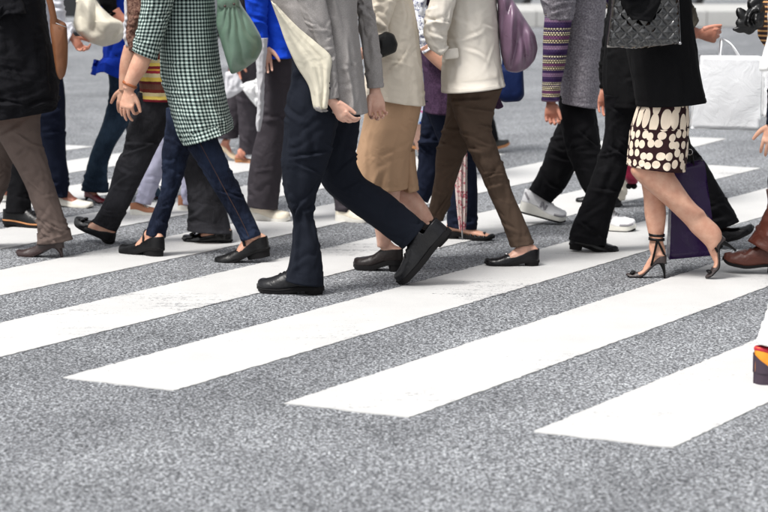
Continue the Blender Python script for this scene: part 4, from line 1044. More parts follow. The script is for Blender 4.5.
p.leg([(424, 456, 100), (421, 450, 125), (419, 444, 148), (418, 166, 440, 172), (416, 176, 436, 186), (411, 192, 428, 203)], (Y12 + .12, Y12 + .15), M_['dknavy'])
def sandal_straps(sh):
    out = []
    for t in (.55, .64, .73, .82): out.append(('strap', sh.band(t, -.008, t - .04, .012, 1.05, .62 if t > .7 else .75), BLACKSH))
    return out
sh = Shoe(G(446, 239), G(494, 240.5), 'sandal', op=.93, cs=.008, ch=.012); wear(p, sh, BLACKSH, SOLE_BLK, ankle=W(458, 224, D(239)), extra=sandal_straps(sh))
sh = Shoe(W(399, 193, Y12 + .15), W(429, 213, Y12 + .15), 'sandal', op=.93, cs=.008, ch=.012); wear(p, sh, BLACKSH, SOLE_BLK, ankle=W(417, 196, Y12 + .15), extra=sandal_straps(sh))
p.finish()
FLO = m_floral('rose print', lin(206, 192, 186)[:3], lin(168, 84, 98)[:3], lin(198, 140, 146)[:3], 60)
YU = Y12 - .22
A, B = stations([(456, 463, 108), (456, 464.5, 130), (455.5, 466, 155), (456, 466, 180), (457.5, 466, 205), (460.5, 464.5, 230)], YU)
def pleats(P, s, th, N): return P + N * (.006 * np.sin(th * 8 + s[:, None] * 6))[..., None]
um = loft(A, B, kd=1, fn=pleats, seg=64, hem=False, caps=(True, True)); r_ = empty('umbrella', W(462, 238, YU))
tag(r_, 'furled rose print umbrella hanging before the navy trousers', 'umbrella'); um.build('canopy', FLO, r_)
tube([W(462.5, 240, YU), W(462, 228, YU)], [.002, .004], 8).build('tip', METAL, r_); tube([W(459, 110, YU), W(458.5, 98, YU), W(456, 90, YU), W(452, 92, YU), W(451, 98, YU)], .007, 8, 20).build('handle', plain('dark wood', (70, 46, 34), .4), r_)

RES[0] = 1.0
# ---- 13 cream blazer, brown trousers, purple bag
Y13 = D(266)
p = Person('person in cream blazer and slim brown trousers with black loafers, hand in pocket', Y13, 266, skinm=SK2)
p.torso([(440, 496, -5), (441, 498, 15), (442, 499.5, 40), (442, 501, 60), (441, 503, 75), (441, 91.5, 505.5, 85)], Y13, M_['cream2'], 'blazer', dr=(.18, .19, .235), folds=((0, .002, .002), (.6, .004, .004), (1, .0015, .004)), lam=.13)
p.sleeve([(434, 466, -22), (430, 456, 0), (425, 16, 451, 22), (424, 34, 447, 36), (429, 48, 447, 43), (440, 56, 449, 47)], Y13 - .21, M_['cream2'], 'blazer'); p.arm3(1, M_['cream2'], 'blazer', zel=.7, zup=.8)
f_ = pillow([(443.5, 49.5), (458, 47.5), (459, 58), (444.5, 59.5)], Y13 - .205, .006, nr=6, per=40); p.add('pocket_flap', f_, M_['cream2'])
p.leg([(448, 503, 78), (449, 501, 90), (452, 494, 108), (459, 491.5, 128), (466, 144, 496, 144), (474, 161, 501, 158), (482, 178, 507, 175), (490, 197, 513, 193), (500, 219, 523, 216), (510.5, 247, 534, 243)], (Y13 - .08, D(266)), M_['brown'], folds=((0, .011, .003), (.2, .010, .003), (.38, .009, .002), (.5, .011, .002), (.65, .006, .002), (1, .005, .001)), lam=.055)
p.leg([(447, 500, 78), (447, 490, 98), (446, 482, 115), (442, 474, 135), (436, 465, 155), (435, 458, 175), (431, 451, 198), (426, 218, 443, 221)], (Y13 + .12, Y13 + .22), M_['brown'], lam=.045)
LOA = leather('black polished leather', (10, 10, 13), .24, .2, coat=.1, spec=.25)
sh = Shoe(G(539, 266.5), G(485, 266), 'flat', op=.58, cs=.03, ch=.058, hh=.02, st=.010, ins=.06); sad = sh.band(.62, -.010, .58, .02, 1.02, .80)
wear(p, sh, LOA, SOLE_BLK, ankle=W(523, 240, D(266)), extra=[('buckle', ball(sh.at(.6, 0, sh.z0(.6) + sh.dome(.6) + .004), .010, 8, (1, 1, .5)), METAL)])
sh = Shoe(W(446, 240, Y13 + .22), W(402, 240, Y13 + .24), 'flat'); wear(p, sh, LOA, SOLE_BLK, ankle=W(434, 218, Y13 + .22))
p.finish()
SAT = leather('mauve satin', (112, 88, 108), .3, .3, 8, spec=.6)
bag = pillow([(497, -16), (507, -10), (515, 3), (524, 17), (535, 34), (538, 48), (535, 60), (527, 69), (517, 73), (506, 71), (501, 55), (498, 25)], Y13 - .05, .08, noise=.03, nsc=(16, 3.2), seed=6, nr=26, per=130)
bo = bag.build('pouch_bag', SAT); tag(bo, 'mauve satin pouch bag hanging behind the cream blazer', 'handbag')
m = ribbon([W(501, -8, Y13 - .08), W(496, -30, Y13 - .1), W(485, -55, Y13 - .1)], [np.array([.05, 0, 0])] * 3, .01); m.build('strap', SAT, bo)
bag = pillow([(498, 64), (523, 66), (524.5, 96), (520, 101.5), (503, 102.5), (497, 98)], Y12 - .05, .05, nr=10, per=70, pw=5)
bo = bag.build('shopping_bag', cloth('navy nylon', (22, 36, 76), rough=.5)); tag(bo, 'small navy blue bag below the mauve satin pouch', 'bag')
m = tube([W(503, 66, Y12 - .05), W(505, 40, Y12 - .05), W(512, 20, Y12 - .05), W(518, 40, Y12 - .05), W(519, 66, Y12 - .05)], .006, 8, 24); m.build('handle', bo.data.materials[0], bo)
sc = pillow([(488, 88), (497, 92), (504, 107), (498, 109.5), (491, 107)], Y13 + .02, .012, noise=.006, seed=2, nr=8, per=50)
so = sc.build('scarf', M_['purple']); tag(so, 'corner of a plum cloth below the cream blazer hem', 'cloth')

RES[0] = 1.8
# ---- 14 flowered dress, bare leg
Y14 = D(182)
p = Person('person in blue flowered dress and black flats, half hidden behind the tan skirt', Y14, 182, skinm=SK2)
p.torso([(402, 432, 0), (402, 431, 40), (402, 430, 80), (402, 428, 122)], Y14, M_['bluefl'], 'dress', dr=(.15, .15)); p.arm3(1, M_['bluefl'], 'dress'); p.arm3(-1, M_['bluefl'], 'dress', zup=.8, zel=.72)
p.bare([(406, 429, 110), (410, 429, 128), (414, 431.5, 142), (419, 434, 155), (424, 435, 168)], (Y14 - .05, D(182)), voxel=.007); p.bare([(398, 420, 110), (396, 416, 135), (392, 407, 160), (390, 401, 178)], (Y14 + .1, Y14 + .1), voxel=.007)
sh = Shoe(W(437, 173, D(182)), W(410, 182.5, D(182)), 'flat', up=(-.2, 0, 1)); wear(p, sh, BLACKSH, SOLE_BLK, ankle=W(430, 163, D(182)))
sh = Shoe(G(406, 186), G(378, 185), 'flat'); wear(p, sh, BLACKSH, SOLE_BLK, ankle=W(396, 172, D(186)))
p.finish()

# ---- 15 far dark walker, tan soles
Y15 = D(155)
p = Person('person in dark clothes with tan soled shoes walking far behind the brown trousers', Y15, 155, face=1, skinm=SK3, H=1.68)
p.torso([(442, 476, -6), (442, 476, 20), (443, 476, 42)], Y15, M_['olive'], 'jacket', dr=(.17, .17)); p.arm3(1, M_['olive']); p.arm3(-1, M_['olive'])
p.leg([(444, 476, 36), (442, 472, 65), (436, 464, 92), (430, 452, 120), (424, 146, 442, 150)], (Y15 + .08, D(157)), M_['blackt'])
p.leg([(444, 477, 36), (450, 480, 65), (462, 488, 92), (474, 494, 118), (482, 141, 499, 139)], (Y15 - .08, D(152)), M_['blackt'])
DK = leather('dark olive suede', (46, 46, 44), .7)
sh = Shoe(W(406, 148, D(157)), W(440, 157, D(157)), 'oxford', up=(.2, 0, 1)); wear(p, sh, DK, SOLE_TAN)
sh = Shoe(W(478, 154, D(152)), W(510, 145.5, D(152)), 'oxford', up=(.2, 0, 1)); wear(p, sh, DK, SOLE_TAN)
p.finish()

RES[0] = 1.1
# ---- 16 tweed vest, fair isle sleeves
Y16 = D(229)
p = Person('person in grey knit vest over patterned purple sleeves with white running shoes', Y16, 229, face=1, skinm=SK3, H=1.55)
p.torso([(551, 606, -5), (553, 605, 15), (556, 602, 42), (557, 600, 72), (558, 101, 598, 107.5)], Y16, M_['vest'], 'vest', dr=(.18, .18), folds=((0, .003, .003), (1, .002, .005)))
p.sleeve([(541, 576, -6), (543, 575, 10), (545, 573, 19.5)], Y16 - .21, M_['vest'], 'vest', side=-1)
p.sleeve([(546, 571, 0), (544.5, 572, 16), (543, 569, 40), (542.5, 565, 65), (542, 561, 85), (541.5, 559.5, 101)], Y16 - .21, M_['fair'], 'knit_sleeve', folds=((0, .002, .001), (1, .003, .001)))
p.arm3(1, M_['fair'], 'knit_sleeve#2')
p.hand(W(551, 102, Y16 - .21), np.array([.04, -.05, -1.]), np.array([1., .15, 0]), size=.158, curl=(.5, .9, .6), palm=1, thumb=(.8, .3, .5))
p.leg([(558, 597, 95), (559, 596, 110), (562, 599, 132), (567, 602, 152), (575, 606, 172), (583, 612, 190), (597, 207, 623, 205)], (Y16 - .05, D(231)), M_['blackt'])
p.leg([(559, 596, 95), (559, 592, 118), (555, 131, 588, 138), (548, 147, 582, 155), (543, 162, 574, 172), (536, 177, 565, 188), (529, 189, 551, 203)], (Y16 + .08, D(224)), M_['blackt'])
NBW = leather('white mesh', (232, 232, 234), .7); NBG = leather('pale grey trim', (150, 148, 153), .6)
def trainer(H_, T_, up=(0, 0, 1)):
    sh = Shoe(H_, T_, 'sneaker', up=up, w=.054, ins=.09, st=.03, hh=.034)
    def pan(pts, w):
        return ribbon([sh.at(t, -sgn * sh.w(t) * (math.sqrt(max(.05, 1 - (z / sh.dome(t)) ** 2)) ** .75 + .045), sh.z0(t) + z) for t, z in pts], [sh.l * w] * len(pts), .004)
    sgn = np.sign(sh.side[1]) if abs(sh.side[1]) > .1 else 1
    ex = [('lace', laces(sh, 6), NBG), ('letter_n', pan([(.40, .012), (.42, .044)], .012), NBG), ('letter_n', pan([(.42, .044), (.50, .012)], .012), NBG), ('letter_n', pan([(.50, .012), (.53, .042)], .012), NBG),
          ('toe_guard', tube([sh.at(t, sgn * -1 * sh.w(t) * 1.0, sh.z0(t) + .010) for t in np.linspace(.72, .97, 8)], .006, 6), NBG), ('heel_guard', tube([sh.at(.02 + .1 * k, -sgn * sh.w(.02 + .1 * k) * 1.02, sh.z0(.05) + .05 - .03 * k) for k in np.linspace(0, 1, 5)], .006, 6), NBG)]
    ex.append(('outsole', tube([sh.at(t, -sgn * sh.w(np.clip(t, .003, .997)) * 1.04, .0045 + .012 * sh.q * np.clip((t - .85) / .15, 0, 1) ** 2) for t in np.linspace(.0, 1.01, 30)], .0045, 6), SOLE_BLK))
    return sh, ex
sh, ex = trainer(W(519, 212, D(224)), W(564, 223.5, D(224)), (.1, 0, 1)); wear(p, sh, NBW, SOLE_WHT, heel=False, extra=ex)
sh, ex = trainer(G(588, 230), G(635, 232)); wear(p, sh, NBW, SOLE_WHT, heel=False, extra=ex)
p.finish()

# ---- 17 black flared trousers, hand with white bag
Y17 = D(252)
p = Person('person in black jacket and black flared trousers, striding right behind the spotted skirt', Y17, 252, face=1, skinm=SK3, H=1.62)
p.torso([(612, 668, -5), (607, 668, 25), (604, 668, 55), (603, 667, 82), (606, 664, 106)], Y17, M_['blackwool'], 'jacket', dr=(.18, .18))
p.sleeve([(612, 640, -12), (606, 632, 20), (601, 622, 50), (599, 615, 75), (600, 612, 88)], Y17 + .17, M_['blackwool'], side=1)
p.hand(W(605, 89, Y17 + .17), np.array([0, 0, -1.]), np.array([1., .1, 0]), size=.16)
p.sleeve([(655, 682, -8), (668, 692, 4), (676, 23, 695, 8), (684, 38, 699, 20)], Y17 - .1, M_['olive'], 'olive_sleeve')
p.hand(W(699, 33.5, Y17 - .1), np.array([1., 0, -.12]), np.array([.12, -.35, 1.]), palm=-1, size=.165, cur=[(1.1, 1.2, .7), (1.0, 1.2, .7), (.95, 1.1, .7), (.9, 1.0, .6)], thumb=(.95, .45, .1), fore=tube([W(680, 28, Y17 - .1), W(690, 32, Y17 - .1), W(698, 33.5, Y17 - .1)], [.04, .034, .024], 16, 8))
p.leg([(604, 646, 95), (605, 638, 115), (604, 633, 135), (599, 629, 155), (591, 625, 178), (582, 616, 203), (571, 228, 609, 226), (568.5, 239, 606, 244.5)], (Y17 - .06, D(252)), M_['blackt'])
p.leg([(622, 664, 95), (632, 673, 115), (646, 688, 140), (664, 174, 704, 160), (682, 196, 718, 184), (696, 214, 730, 204), (707, 231, 739, 220.5)], (Y17 + .1, Y17 + .12), M_['blackt'])
sh = Shoe(W(569, 249, D(252)), W(617.5, 254, D(252)), 'loafer'); wear(p, sh, LOA, SOLE_BLK)
sh = Shoe(W(712, 252, Y17 + .12), W(755, 230, Y17 + .12), 'loafer', up=(.3, 0, 1)); wear(p, sh, LOA, SOLE_BLK)
p.finish()
# white paper-plastic shopping bag held in that hand
def carrier(name, TL, TR, BR, BL, Y, depth, mat, label, handle=True, hmat=None, hz=None, cat='shopping bag', bulge=.01):
    q = [W(*c, Y) for c in (TL, TR, BR, BL)]; m = MB(); n = 16
    for sgn in (-1, 1):
        rows = []
        for i in range(n + 1):
            a = i / n; row = []
            for j in range(n + 1):
                b = j / n; pt = (q[0] * (1 - b) + q[1] * b) * (1 - a) + (q[3] * (1 - b) + q[2] * b) * a
                dep = depth * (.45 + .55 * a)
                wv = bulge * math.sin(math.pi * b) * math.sin(math.pi * min(1, a * 1.05)) + .006 * float(pn(np.array([pt[0] * 12, sgn * 3., pt[2] * 9])))
                row.append(pt + np.array([0, sgn * (dep / 2) + sgn * wv, 0]))
            rows.append(row)
        m.grid(np.array(rows))
    for side in (0, 1):
        rows = []
        for i in range(n + 1):
            a = i / n; e = (q[0] * (1 - a) + q[3] * a) if side == 0 else (q[1] * (1 - a) + q[2] * a); dep = depth * (.45 + .55 * a)
            ins = (q[1] - q[0]) * (.09 * (1 - a)) * (1 if side == 0 else -1)
            rows.append([e + [0, -dep / 2, 0], e + ins * .8 + [0, 0, 0], e + [0, dep / 2, 0]])
        m.grid(np.array(rows))
    m.add(np.array([q[3] + [0, -depth/2, 0], q[2] + [0, -depth/2, 0], q[2] + [0, depth/2, 0], q[3] + [0, depth/2, 0]]), [(0, 1, 2, 3)])
    o = m.build(name, mat, weld=.002, thick=.0015, sharp=40); tag(o, label, cat)
    if handle:
        for sgn in (-1, 1):
            a = q[0] * .68 + q[1] * .32; b = q[0] * .32 + q[1] * .68; t = np.array(hz); yy = np.array([0, sgn * depth * .22, 0])
            tube([a + yy - [0, 0, .02], a + yy + (t - a) * .55 + [0, 0, .01], t, b + yy + (t - b) * .55 + [0, 0, .01], b + yy - [0, 0, .02]], .0045, 8, 30).build('handle', hmat or mat, o)
    return o
WP = m_plastic('white glossy bag film', (240, 242, 245), .1, .3)
carrier('shopping_bag', (700, 55), (761, 56), (758, 129.5), (690, 127.5), Y17 - .1, .11, WP, 'large white glossy shopping bag held in an outstretched hand', hz=W(722, 39, Y17 - .07))
carrier('shopping_bag', (763, 60), (812, 61), (808, 118), (763, 116), D(274) - .1, .1, WP, 'white shopping bag cut off by the right edge of the photo', hz=W(790, 30, D(274) - .1))

# ---- 18 spotted skirt, quilted bag, ankle strap heels
Y18 = D(278)
p = Person('person in black coat and spotted brown skirt with ankle strap heels', Y18, 278)
p.torso([(620, 690, -5), (622, 692, 20), (627, 696, 50), (632, 701, 80), (635.5, 105, 706, 101)], Y18, M_['blackwool'], 'coat', dr=(.19, .19, .2), folds=((0, .003, .003), (1, .002, .012)))
p.sleeve([(634, 668, -40), (627, 664, -12), (624, 660, 4), (630, 18, 652, 22)], (Y18 - .25, Y18 - .38), M_['blackwool'], 'coat'); p.sleeve([(632, 20, 652, 14), (622, 4, 648, -6), (612, -20, 636, -34), (604, -44, 622, -54)], Y18 - .37, M_['blackwool'], 'coat', auto=False); p.hand(W(612, -50, Y18 - .37), np.array([-.3, 0, 1.]), np.array([.9, 0, .3]), size=.165); p.arm3(1, M_['blackwool'], 'coat', zel=.7, zup=.8)
p.torso([(641, 687, 92), (638, 688, 105), (634, 689, 120), (630, 688, 135), (628, 687.5, 150), (626.5, 164, 684.5, 170.5)], Y18, M_['polka'], 'skirt', dr=(.17, .18), top=False, folds=((0, .002, .002), (1, .001, .006)))
b1 = p.bare([(641, 674, 145), (635, 160, 669, 160), (630.5, 171, 674, 173), (638, 181, 681, 184), (650, 192, 690, 197), (663, 203, 697, 205), (676, 215, 704, 211), (686, 225, 706, 214.5), (691.5, 232, 710.5, 219), (699, 239, 717.5, 225.5), (706, 246, 721.5, 232), (709.5, 252, 721.5, 238)], (Y18 - .07, Y18 - .05), voxel=.0045)
b2 = p.bare([(634, 676, 145), (638, 672, 165), (641, 667, 182), (643.5, 665, 198), (644.5, 666, 214), (647.5, 664.5, 230), (649.5, 663, 240), (649, 665, 248), (651, 666, 255)], (Y18 + .08, D(278)), voxel=.0045)
HEEL = leather('bronze snake leather', (50, 40, 39), .3, .6, 120, coat=.15); STR = leather('black strap leather', (9, 9, 10), .35, spec=.2)
sh = Shoe(G(666, 278.5), G(626.5, 277), 'stiletto'); an = W(657, 243, D(278))
def ankle_straps(sh, an, ax, r):
    bk = sh.at(.03, 0, sh.z0(.03) + .045 * sh.q)
    ex = [('strap', ring_band(an + nrm(ax) * dz, ax, r, .011, .004), STR) for dz in (0, .018)]
    for sg in (-1, 1):
        a = sh.at(.36, sg * sh.w(.36) * 1.0, sh.z0(.36) + .012); c_ = an + np.array([0, sg * r, 0]) ; mid = (a + c_) / 2 + np.array([0, sg * .006, 0])
        ex.append(('strap', ribbon(interp(np.array([a, mid, c_]), np.linspace(0, 1, 9)), [sh.l * .010] * 9, .004), STR))
        ex.append(('strap', ribbon(interp(np.array([bk, (bk + c_) / 2 + np.array([0, sg * .02, 0]), c_]), np.linspace(0, 1, 9)), [sh.l * .010] * 9, .004), STR))
    ex.append(('bow', bow(sh, .84), STR)); return ex
wear(p, sh, HEEL, STR, ankle=an, join=b2, spike=True, skinr=.030, extra=ankle_straps(sh, W(656.5, 239, D(278)), np.array([.05, 0, 1.]), .0335))
YL = Y18 - .05
sh = Shoe(W(737, 250, YL), W(708, 279.5, YL), 'stiletto', up=(-.75, 0, .6), arch=1.45); an = W(704, 229, YL)
wear(p, sh, HEEL, STR, ankle=an, join=b1, spike=True, skinr=.030, extra=ankle_straps(sh, W(701.5, 225.5, YL), np.array([-.62, 0, .75]), .0465))
p.finish()
QL = leather('black quilted leather', (7, 7, 9), .14, .1, 20, coat=.9, spec=.7)
def quilted(TL, TR, BR, BL, Y, half, pitch, dep, n=120, mm=150):
    q = [W(*c, Y) for c in (TL, TR, BR, BL)]; m = MB()
    a = np.linspace(0, 1, n)[:, None, None]; b = np.linspace(0, 1, mm)[None, :, None]
    P0 = (q[0] * (1 - b) + q[1] * b) * (1 - a) + (q[3] * (1 - b) + q[2] * b) * a
    P0[..., 2] -= (.018 * np.sin(b * math.pi) * (a - .2))[..., 0]
    A_, B_ = a[..., 0], b[..., 0]
    e = np.clip(1 - np.abs(2 * A_ - 1) ** 7, 0, 1) ** .5 * np.clip(1 - np.abs(2 * B_ - 1) ** 7, 0, 1) ** .5
    u = (P0[..., 0] - q[0][0]) / pitch; v = (P0[..., 2] - q[0][2]) / pitch * .92
    g = np.sqrt(np.minimum(np.abs(np.sin((u + v) * math.pi)), np.abs(np.sin((u - v) * math.pi))) + 1e-4)
    sag = .016 * pn(np.stack([P0[..., 0] * 9, P0[..., 2] * 9, 0 * u + 2.2], -1))
    for sgn in (-1, 1):
        P = P0.copy(); P[..., 1] += sgn * (half * e + (dep * g + sag) * e); m.grid(P, flip=sgn > 0)
    return m
bag = quilted((614, -20), (678, -18), (681, 44), (606.5, 46.5), Y18 - .29, .04, .05, .010)
bo = bag.build('quilted_bag', QL); tag(bo, 'black quilted leather shoulder bag against the black coat', 'handbag')
m = tube([W(x, y, Y18 - .30) for x, y in ((607, 46.5), (625, 46), (645, 43.6), (664, 41.6), (681, 43.5))], .005, 8, 40); m.build('highlight', leather('grey piping', (120, 116, 112), .3), bo)  # grey tube stands in for the highlight along the bag's bottom edge
ball(W(680, 43, Y18 - .31), .007, 8).build('stud', METAL, bo)
m = tube([W(616, -14, Y18 - .29), W(630, -50, Y18 - .25), W(650, -62, Y18 - .2), W(672, -48, Y18 - .25), W(677, -14, Y18 - .29)], .008, 8, 30); m.build('strap', QL, bo)
carrier('shopping_bag', (672, 166), (703.5, 160), (715, 253), (668, 257.5), Y18 + .17, .13, leather('aubergine glossy paper', (40, 18, 64), .24, 1.0, 7, coat=.0, spec=.3), 'dark aubergine paper shopping bag beside the ankle strap heels', hz=W(684, 126, Y18 + .17), hmat=STR)
ring_band(W(689.5, 152, Y18 + .12), np.array([.2, 1, .1]), .013, .004, .003).build('ring', METAL, bpy.context.scene.objects['shopping_bag.003'])

RES[0] = 1.8
# ---- 19 cream trousers far behind, crimson bag
Y19 = D(207)
p = Person('person in cream trousers, glimpsed behind the black flared trousers', Y19, 207, skinm=SK3)
p.torso([(616, 656, -6), (616, 656, 30), (614, 656, 68)], Y19, M_['olive'], 'jacket', dr=(.16, .17)); p.arm3(1, M_['olive']); p.arm3(-1, M_['olive'])
p.leg([(614, 656, 60), (616, 650, 95), (614, 644, 125), (612, 636, 155), (609, 629, 180), (605, 198, 625, 200)], (Y19 - .06, D(207)), cloth('cream trouser cotton', (222, 214, 198)))
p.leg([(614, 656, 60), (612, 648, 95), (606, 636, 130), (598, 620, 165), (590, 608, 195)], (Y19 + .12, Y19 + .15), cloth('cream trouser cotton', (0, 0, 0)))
for a, b, y in (((621, 207), (590, 206), 0), ((606, 203), (576, 202.5), .15)):
    sh = Shoe(G(*a), G(*b), 'loafer'); wear(p, sh, BLACKSH, SOLE_BLK)
p.finish()
bag = pillow([(623, 160), (637, 162), (639, 178), (637, 184), (628, 184), (623, 178)], Y19 - .35, .05, nr=10, per=60, pw=3.5, noise=.006)
bo = bag.build('handbag', leather('crimson leather', (140, 22, 58), .4)); tag(bo, 'crimson bag glimpsed between black trousers and spotted skirt', 'handbag')
for px in (629, 634): ball(W(px, 186, Y19 - .35), .017, 8, (1, .7, 1)).build('bag_foot', SOLE_BLK, bo)
m = tube([W(626, 162, Y19 - .35), W(627, 135, Y19 - .35), W(631, 122, Y19 - .35), W(635, 135, Y19 - .35), W(636, 162, Y19 - .35)], .007, 8, 24); m.build('handle', SOLE_BLK, bo)

# ---- 20 brown boots at the right edge
Y20 = D(274)
p = Person('person at the right edge in slouchy brown leather boots, hand showing', Y20, 274)
p.torso([(776, 832, -5), (776, 834, 40), (776, 836, 90)], Y20, M_['dknavy'], 'coat'); p.arm3(1, M_['dknavy'], 'coat')
p.sleeve([(778, 806, -10), (772, 798, 40), (768, 790, 90), (766, 784, 124)], Y20 - .22, M_['dknavy'], 'coat', side=-1)
p.hand(W(774, 124, Y20 - .22), np.array([-.18, 0, -1.]), np.array([-1., .2, 0]), size=.17, curl=(.3, .5, .3))
p.leg([(778, 836, 80), (774, 824, 120), (770, 812, 155), (768, 802, 190), (768, 796, 215)], (Y20 - .06, D(274)), M_['dknavy'])
p.leg([(784, 838, 80), (792, 840, 120), (802, 842, 160), (814, 846, 200), (822, 852, 225)], (Y20 + .12, Y20 + .15), M_['dknavy'])
BOOT = leather('brown boot leather', (80, 40, 30), .42, 1.0, 22, coat=.0, spec=.35)
def boot(heel, toe, shaft, Yb, up=(-.25, 0, 1)):
    sh = Shoe(heel, toe, 'oxford', up=up, ins=.09, ch=.08, hh=.03, st=.012, w=.05, wr=.006)
    A, B = stations(shaft, Yb); sft = loft(A, B, kd=.95, folds=((0, .004, .002), (.5, .016, .003), (1, .010, .002)), lam=.06)
    st = ring_band((A[-2] + B[-2]) / 2 * .5 + (A[-1] + B[-1]) / 2 * .5, A[-2] + B[-2] - A[-1] - B[-1], .072, .016, .006)
    wear(p, sh, BOOT, SOLE_BLK, extra=[('shaft', sft, BOOT), ('strap', st, leather('dark boot strap', (52, 30, 26), .4))], name='boot')
boot(W(783, 275, D(275)), W(722.5, 262, D(275) + .06), [(766, 806, 190), (768, 803, 205), (762, 219, 801, 226), (755, 232, 797, 246), (748, 241, 790, 262)], Y20 - .02)
boot(W(858, 272, Y20 + .15), W(806, 274, Y20 + .15), [(816, 852, 185), (820, 856, 215), (822, 858, 240), (824, 860, 258)], Y20 + .15)
p.finish()
YS = Y20 - .34
bag = pillow([(741, 24), (744, 14), (750, 6), (756, 1.5), (763, 2), (765, 14), (763, 28), (752, 31)], YS - .05, .045, noise=.025, nsc=(20, 16), seed=11, nr=20, per=110)
for pts, r in (([(748, 22), (743, 16), (739, 11), (738.5, 8)], (.03, .022, .016, .008)), ([(750, 26), (744, 28), (738, 29), (733, 28.5)], (.028, .02, .014, .005)), ([(752, 28), (748, 31), (745, 31.5)], (.02, .016, .010)), ([(756, 8), (752, 4), (757, 0), (763, -6)], (.026, .024, .024, .02)), ([(746, 20), (741, 22), (737, 20)], (.026, .02, .012))):
    bag.merge(tube([W(x, y, YS - .06) for x, y in pts], r, 14, 14))
bag = remesh(bag, .004, 2); V = bag.verts(); bag.v = [V + (pn(V * 26)[:, None] * .006) * np.array([1, 1, 1.])]
bo = bag.build('glove', leather('black soft leather', (8, 8, 9), .36, .8, 14, spec=.4)); tag(bo, 'bunched black leather gloves at the upper right edge', 'gloves')
STB = m_stripes('brown gold stripe', .0205, [(0, (66, 54, 54)), (.62, (206, 160, 108))])
bag = pillow([(762, -8), (800, -10), (806, 30), (796, 50), (776, 52), (764, 46), (757.5, 36), (758, 22)], YS + .05, .06, nr=20, per=100, pw=3)
bo = bag.build('striped_bag', STB); tag(bo, 'brown bag with gold stripes cut off by the right edge', 'handbag')
m = tube([W(768, -6, YS + .05), W(776, -40, YS + .05), W(786, -50, YS + .05), W(796, -8, YS + .05)], .008, 8, 24); m.build('strap', SOLE_BLK, bo)

# ---- 21 orange sneaker, lower right
Y21 = D(384)
p = Person('person at the lower right edge in white trousers and an orange sneaker', Y21, 384, face=1)
p.torso([(772, 840, -40), (770, 842, 20), (768, 842, 70)], Y21, M_['white'], 'shirt'); p.arm3(1, M_['white'], 'shirt'); p.arm3(-1, M_['white'], 'shirt')
p.leg([(772, 842, 60), (778, 836, 120), (780, 826, 190), (778, 815, 250), (770, 806, 300), (764, 799, 322), (756, 342, 798, 350)], (Y21 - .06, D(384)), M_['white'], folds=((0, .005, .003), (.7, .004, .003), (1, .006, .003)))
p.leg([(775, 844, 60), (792, 850, 130), (812, 860, 220), (836, 876, 300), (846, 886, 350)], (Y21 + .12, Y21 + .2), M_['white'])
ORG = leather('orange suede', (222, 140, 34), .7); PUR = plain('dark purple rubber', (54, 40, 54), .6)
sh = Shoe(G(754, 384), G(832, 386), 'sneaker', w=.052, cs=.075, ch=.085, ins=.1, st=.024, hh=.022); hc = MB()
rows = []
for a in np.linspace(-1, 1, 17):
    t = -.022 + .30 * abs(a) ** 1.8; sg = np.sign(a) if a else 1; top = .064 * (1 - abs(a) ** 1.4) ** .8 + .004
    rows.append([sh.at(t, sg * (sh.w(max(t, .003)) * (1.05 - .04 * k) + .005), sh.z0(t) + top * k - .002) for k in np.linspace(0, 1, 6)])
hc.grid(np.array(rows)); rows = []
for a in np.linspace(0, 2 * math.pi, 25):
    t = .19 - .17 * math.cos(a); x = math.sin(a) * sh.w(.15) * .78; rows.append(sh.at(t, x, sh.z0(t) + sh.topl(min(t, .3)) - .006))
wear(p, sh, ORG, PUR, heel=False, extra=[('heel_counter', hc, PUR), ('collar', tube(rows, .009, 8), leather('red lining', (170, 24, 46), .7)), ('lace', laces(sh), SOLE_WHT)])
sh = Shoe(G(846, 366), G(915, 368), 'sneaker'); wear(p, sh, ORG, PUR, heel=False)
p.finish()
# ------------------------------------------------------------------ far side of the road: kerb and dark cars
YK = D(27)
def kerb(x0, x1, Y, h, w, name='kerb_stone'):
    m = MB(); b = .02
    prof_ = [(0, 0), (0, h - b), (b * .3, h - b * .3), (b, h), (w, h), (w, 0)]
    m.grid(np.array([[(x, Y + q[0], q[1]) for q in prof_] for x in (x0, x1)])); 
    for x in (x0, x1): m.add(np.array([(x, Y + q[0], q[1]) for q in prof_]), [tuple(range(6))])
    return m
CON = plain('concrete', (176, 176, 174), .85, bumpsc=120, bs=.3)
isl = empty('traffic_island', (4, YK, 0)); tag(isl, 'pale concrete kerb of the traffic island behind the crossing', 'kerb')
x = 1.55
while x < 9:
    kerb(x, x + .59, YK, .235, .5).build('kerb_stone', CON, isl, smooth=False); x += .6
m = MB(); m.add(np.array([(1.5, YK + .5, .215), (9, YK + .5, .215), (9, YK + 3, .215), (1.5, YK + 3, .215)]), [(0, 1, 2, 3)]); m.build('paving', CON, isl)
m = MB(); m.add(np.array([(1.5, YK - .16, .004), (9, YK - .16, .004), (9, YK + .01, .004), (1.5, YK + .01, .004)]), [(0, 1, 2, 3)]); m.build('gutter', plain('gutter in painted shade', (66, 66, 70), .8), isl)  # gutter strip; shade at the kerb's foot is put into its dark colour
CARB = plain('black car paint', (22, 23, 26), .15, spec=.6, bs=0); TYRE = plain('tyre rubber', (20, 20, 21), .8); GLASS = plain('car window glass', (30, 34, 40), .05, bs=0); RIM = plain('alloy wheel', (150, 152, 156), .3, .8)
LAMP = plain('red tail lamp', (120, 14, 18), .2)
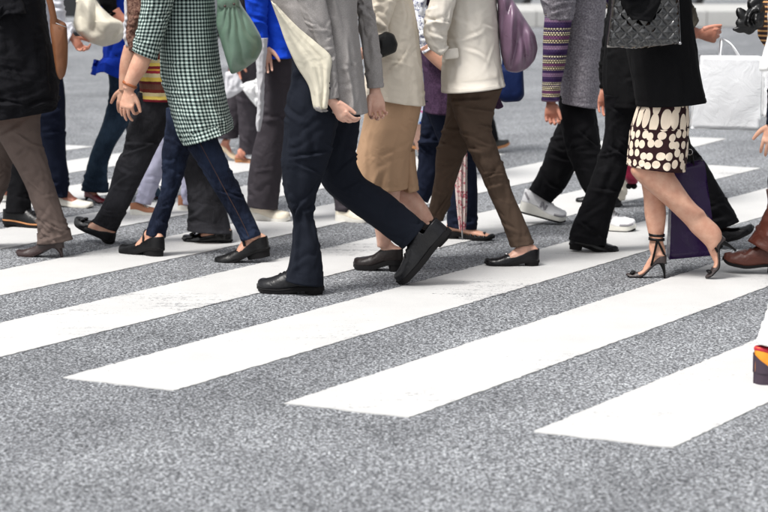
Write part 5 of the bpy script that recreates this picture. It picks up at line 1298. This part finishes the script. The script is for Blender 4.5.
def car(x, Y, label, col, flip=1, L=4.4):
    o = empty('parked_car', (x, Y, 0)); tag(o, label, 'car', 'cars beyond the crossing'); w = .85
    side = [(-.5, .28), (-.5, .62), (-.47, .78), (-.30, .92), (-.16, 1.40), (.18, 1.43), (.34, .98), (.47, .86), (.5, .66), (.5, .26)]
    def body(prof_, w0, n=6):
        m = MB(); rows = []
        for k in (-1, -.96, 0, .96, 1):
            s_ = .985 if abs(k) == 1 else 1
            rows.append([(x + flip * a * L * s_, Y + k * w0 * (1 - .16 * max(0, (z - .9)) / .5), z) for a, z in prof_])
        m.grid(np.array(rows)); 
        for r in (rows[0], rows[-1]): m.add(np.array(r), [tuple(range(len(r)))])
        return m
    b = body(side, w); b.build('body', col, o, sharp=35)
    m = MB(); m.add(np.array([(x - L * .48, Y - w, .27), (x + L * .48, Y - w, .27), (x + L * .48, Y + w, .27), (x - L * .48, Y + w, .27)]), [(0, 1, 2, 3)]); m.build('underbody', TYRE, o)
    for k in (-1, 1):
        for a0, a1 in ((-.245, -.01), (.01, .25)):
            m = MB(); y0, y1 = Y + k * w * .99, Y + k * w * .87
            t0, t1 = (-.155, -.01) if a0 < 0 else (.01, .175)
            m.add(np.array([(x + flip * a0 * L, y0 + k * .012, .97), (x + flip * a1 * L, y0 + k * .012, .97), (x + flip * t1 * L, y1 + k * .012, 1.36), (x + flip * t0 * L, y1 + k * .012, 1.36)]), [(0, 1, 2, 3)]); m.build('window', GLASS, o)
        for a in (-.31, .31):
            cxx = x + flip * a * L
            def disc(r, yy0, yy1, n=28):
                m = MB(); th = np.linspace(0, 2 * math.pi, n, endpoint=False)
                P = np.array([[(cxx + r * math.cos(t), Y + k * yy, .315 + r * math.sin(t)) for t in th] for yy in (yy0, yy1)])
                m.grid(P, closed=True); m.add(P[1], [tuple(range(n))]); m.add(P[0], [tuple(range(n))]); return m
            wh = disc(.315, .62, .86).build('wheel', TYRE, o, sharp=40); disc(.2, .8, .868).build('rim', RIM, wh, sharp=40)
        bx = x - flip * L * .492
        m = MB(); m.merge(ball((bx, Y + k * .62, .74), .1, 8, (.4, 1.4, .7))); m.build('tail_lamp', LAMP, o)
    return o
car(-3.55, D(38) + .9, 'black car at the upper left beyond the crossing', CARB)
car(3.4, YK + 5.2, 'dark car behind the traffic island kerb', CARB, -1)
car(8.6, YK + 5.6, 'dark grey car beyond the white shopping bag', plain('dark grey car paint', (52, 54, 58), .2, bs=0))

for o in bpy.data.objects:
    if '_o' in o: del o['_o']
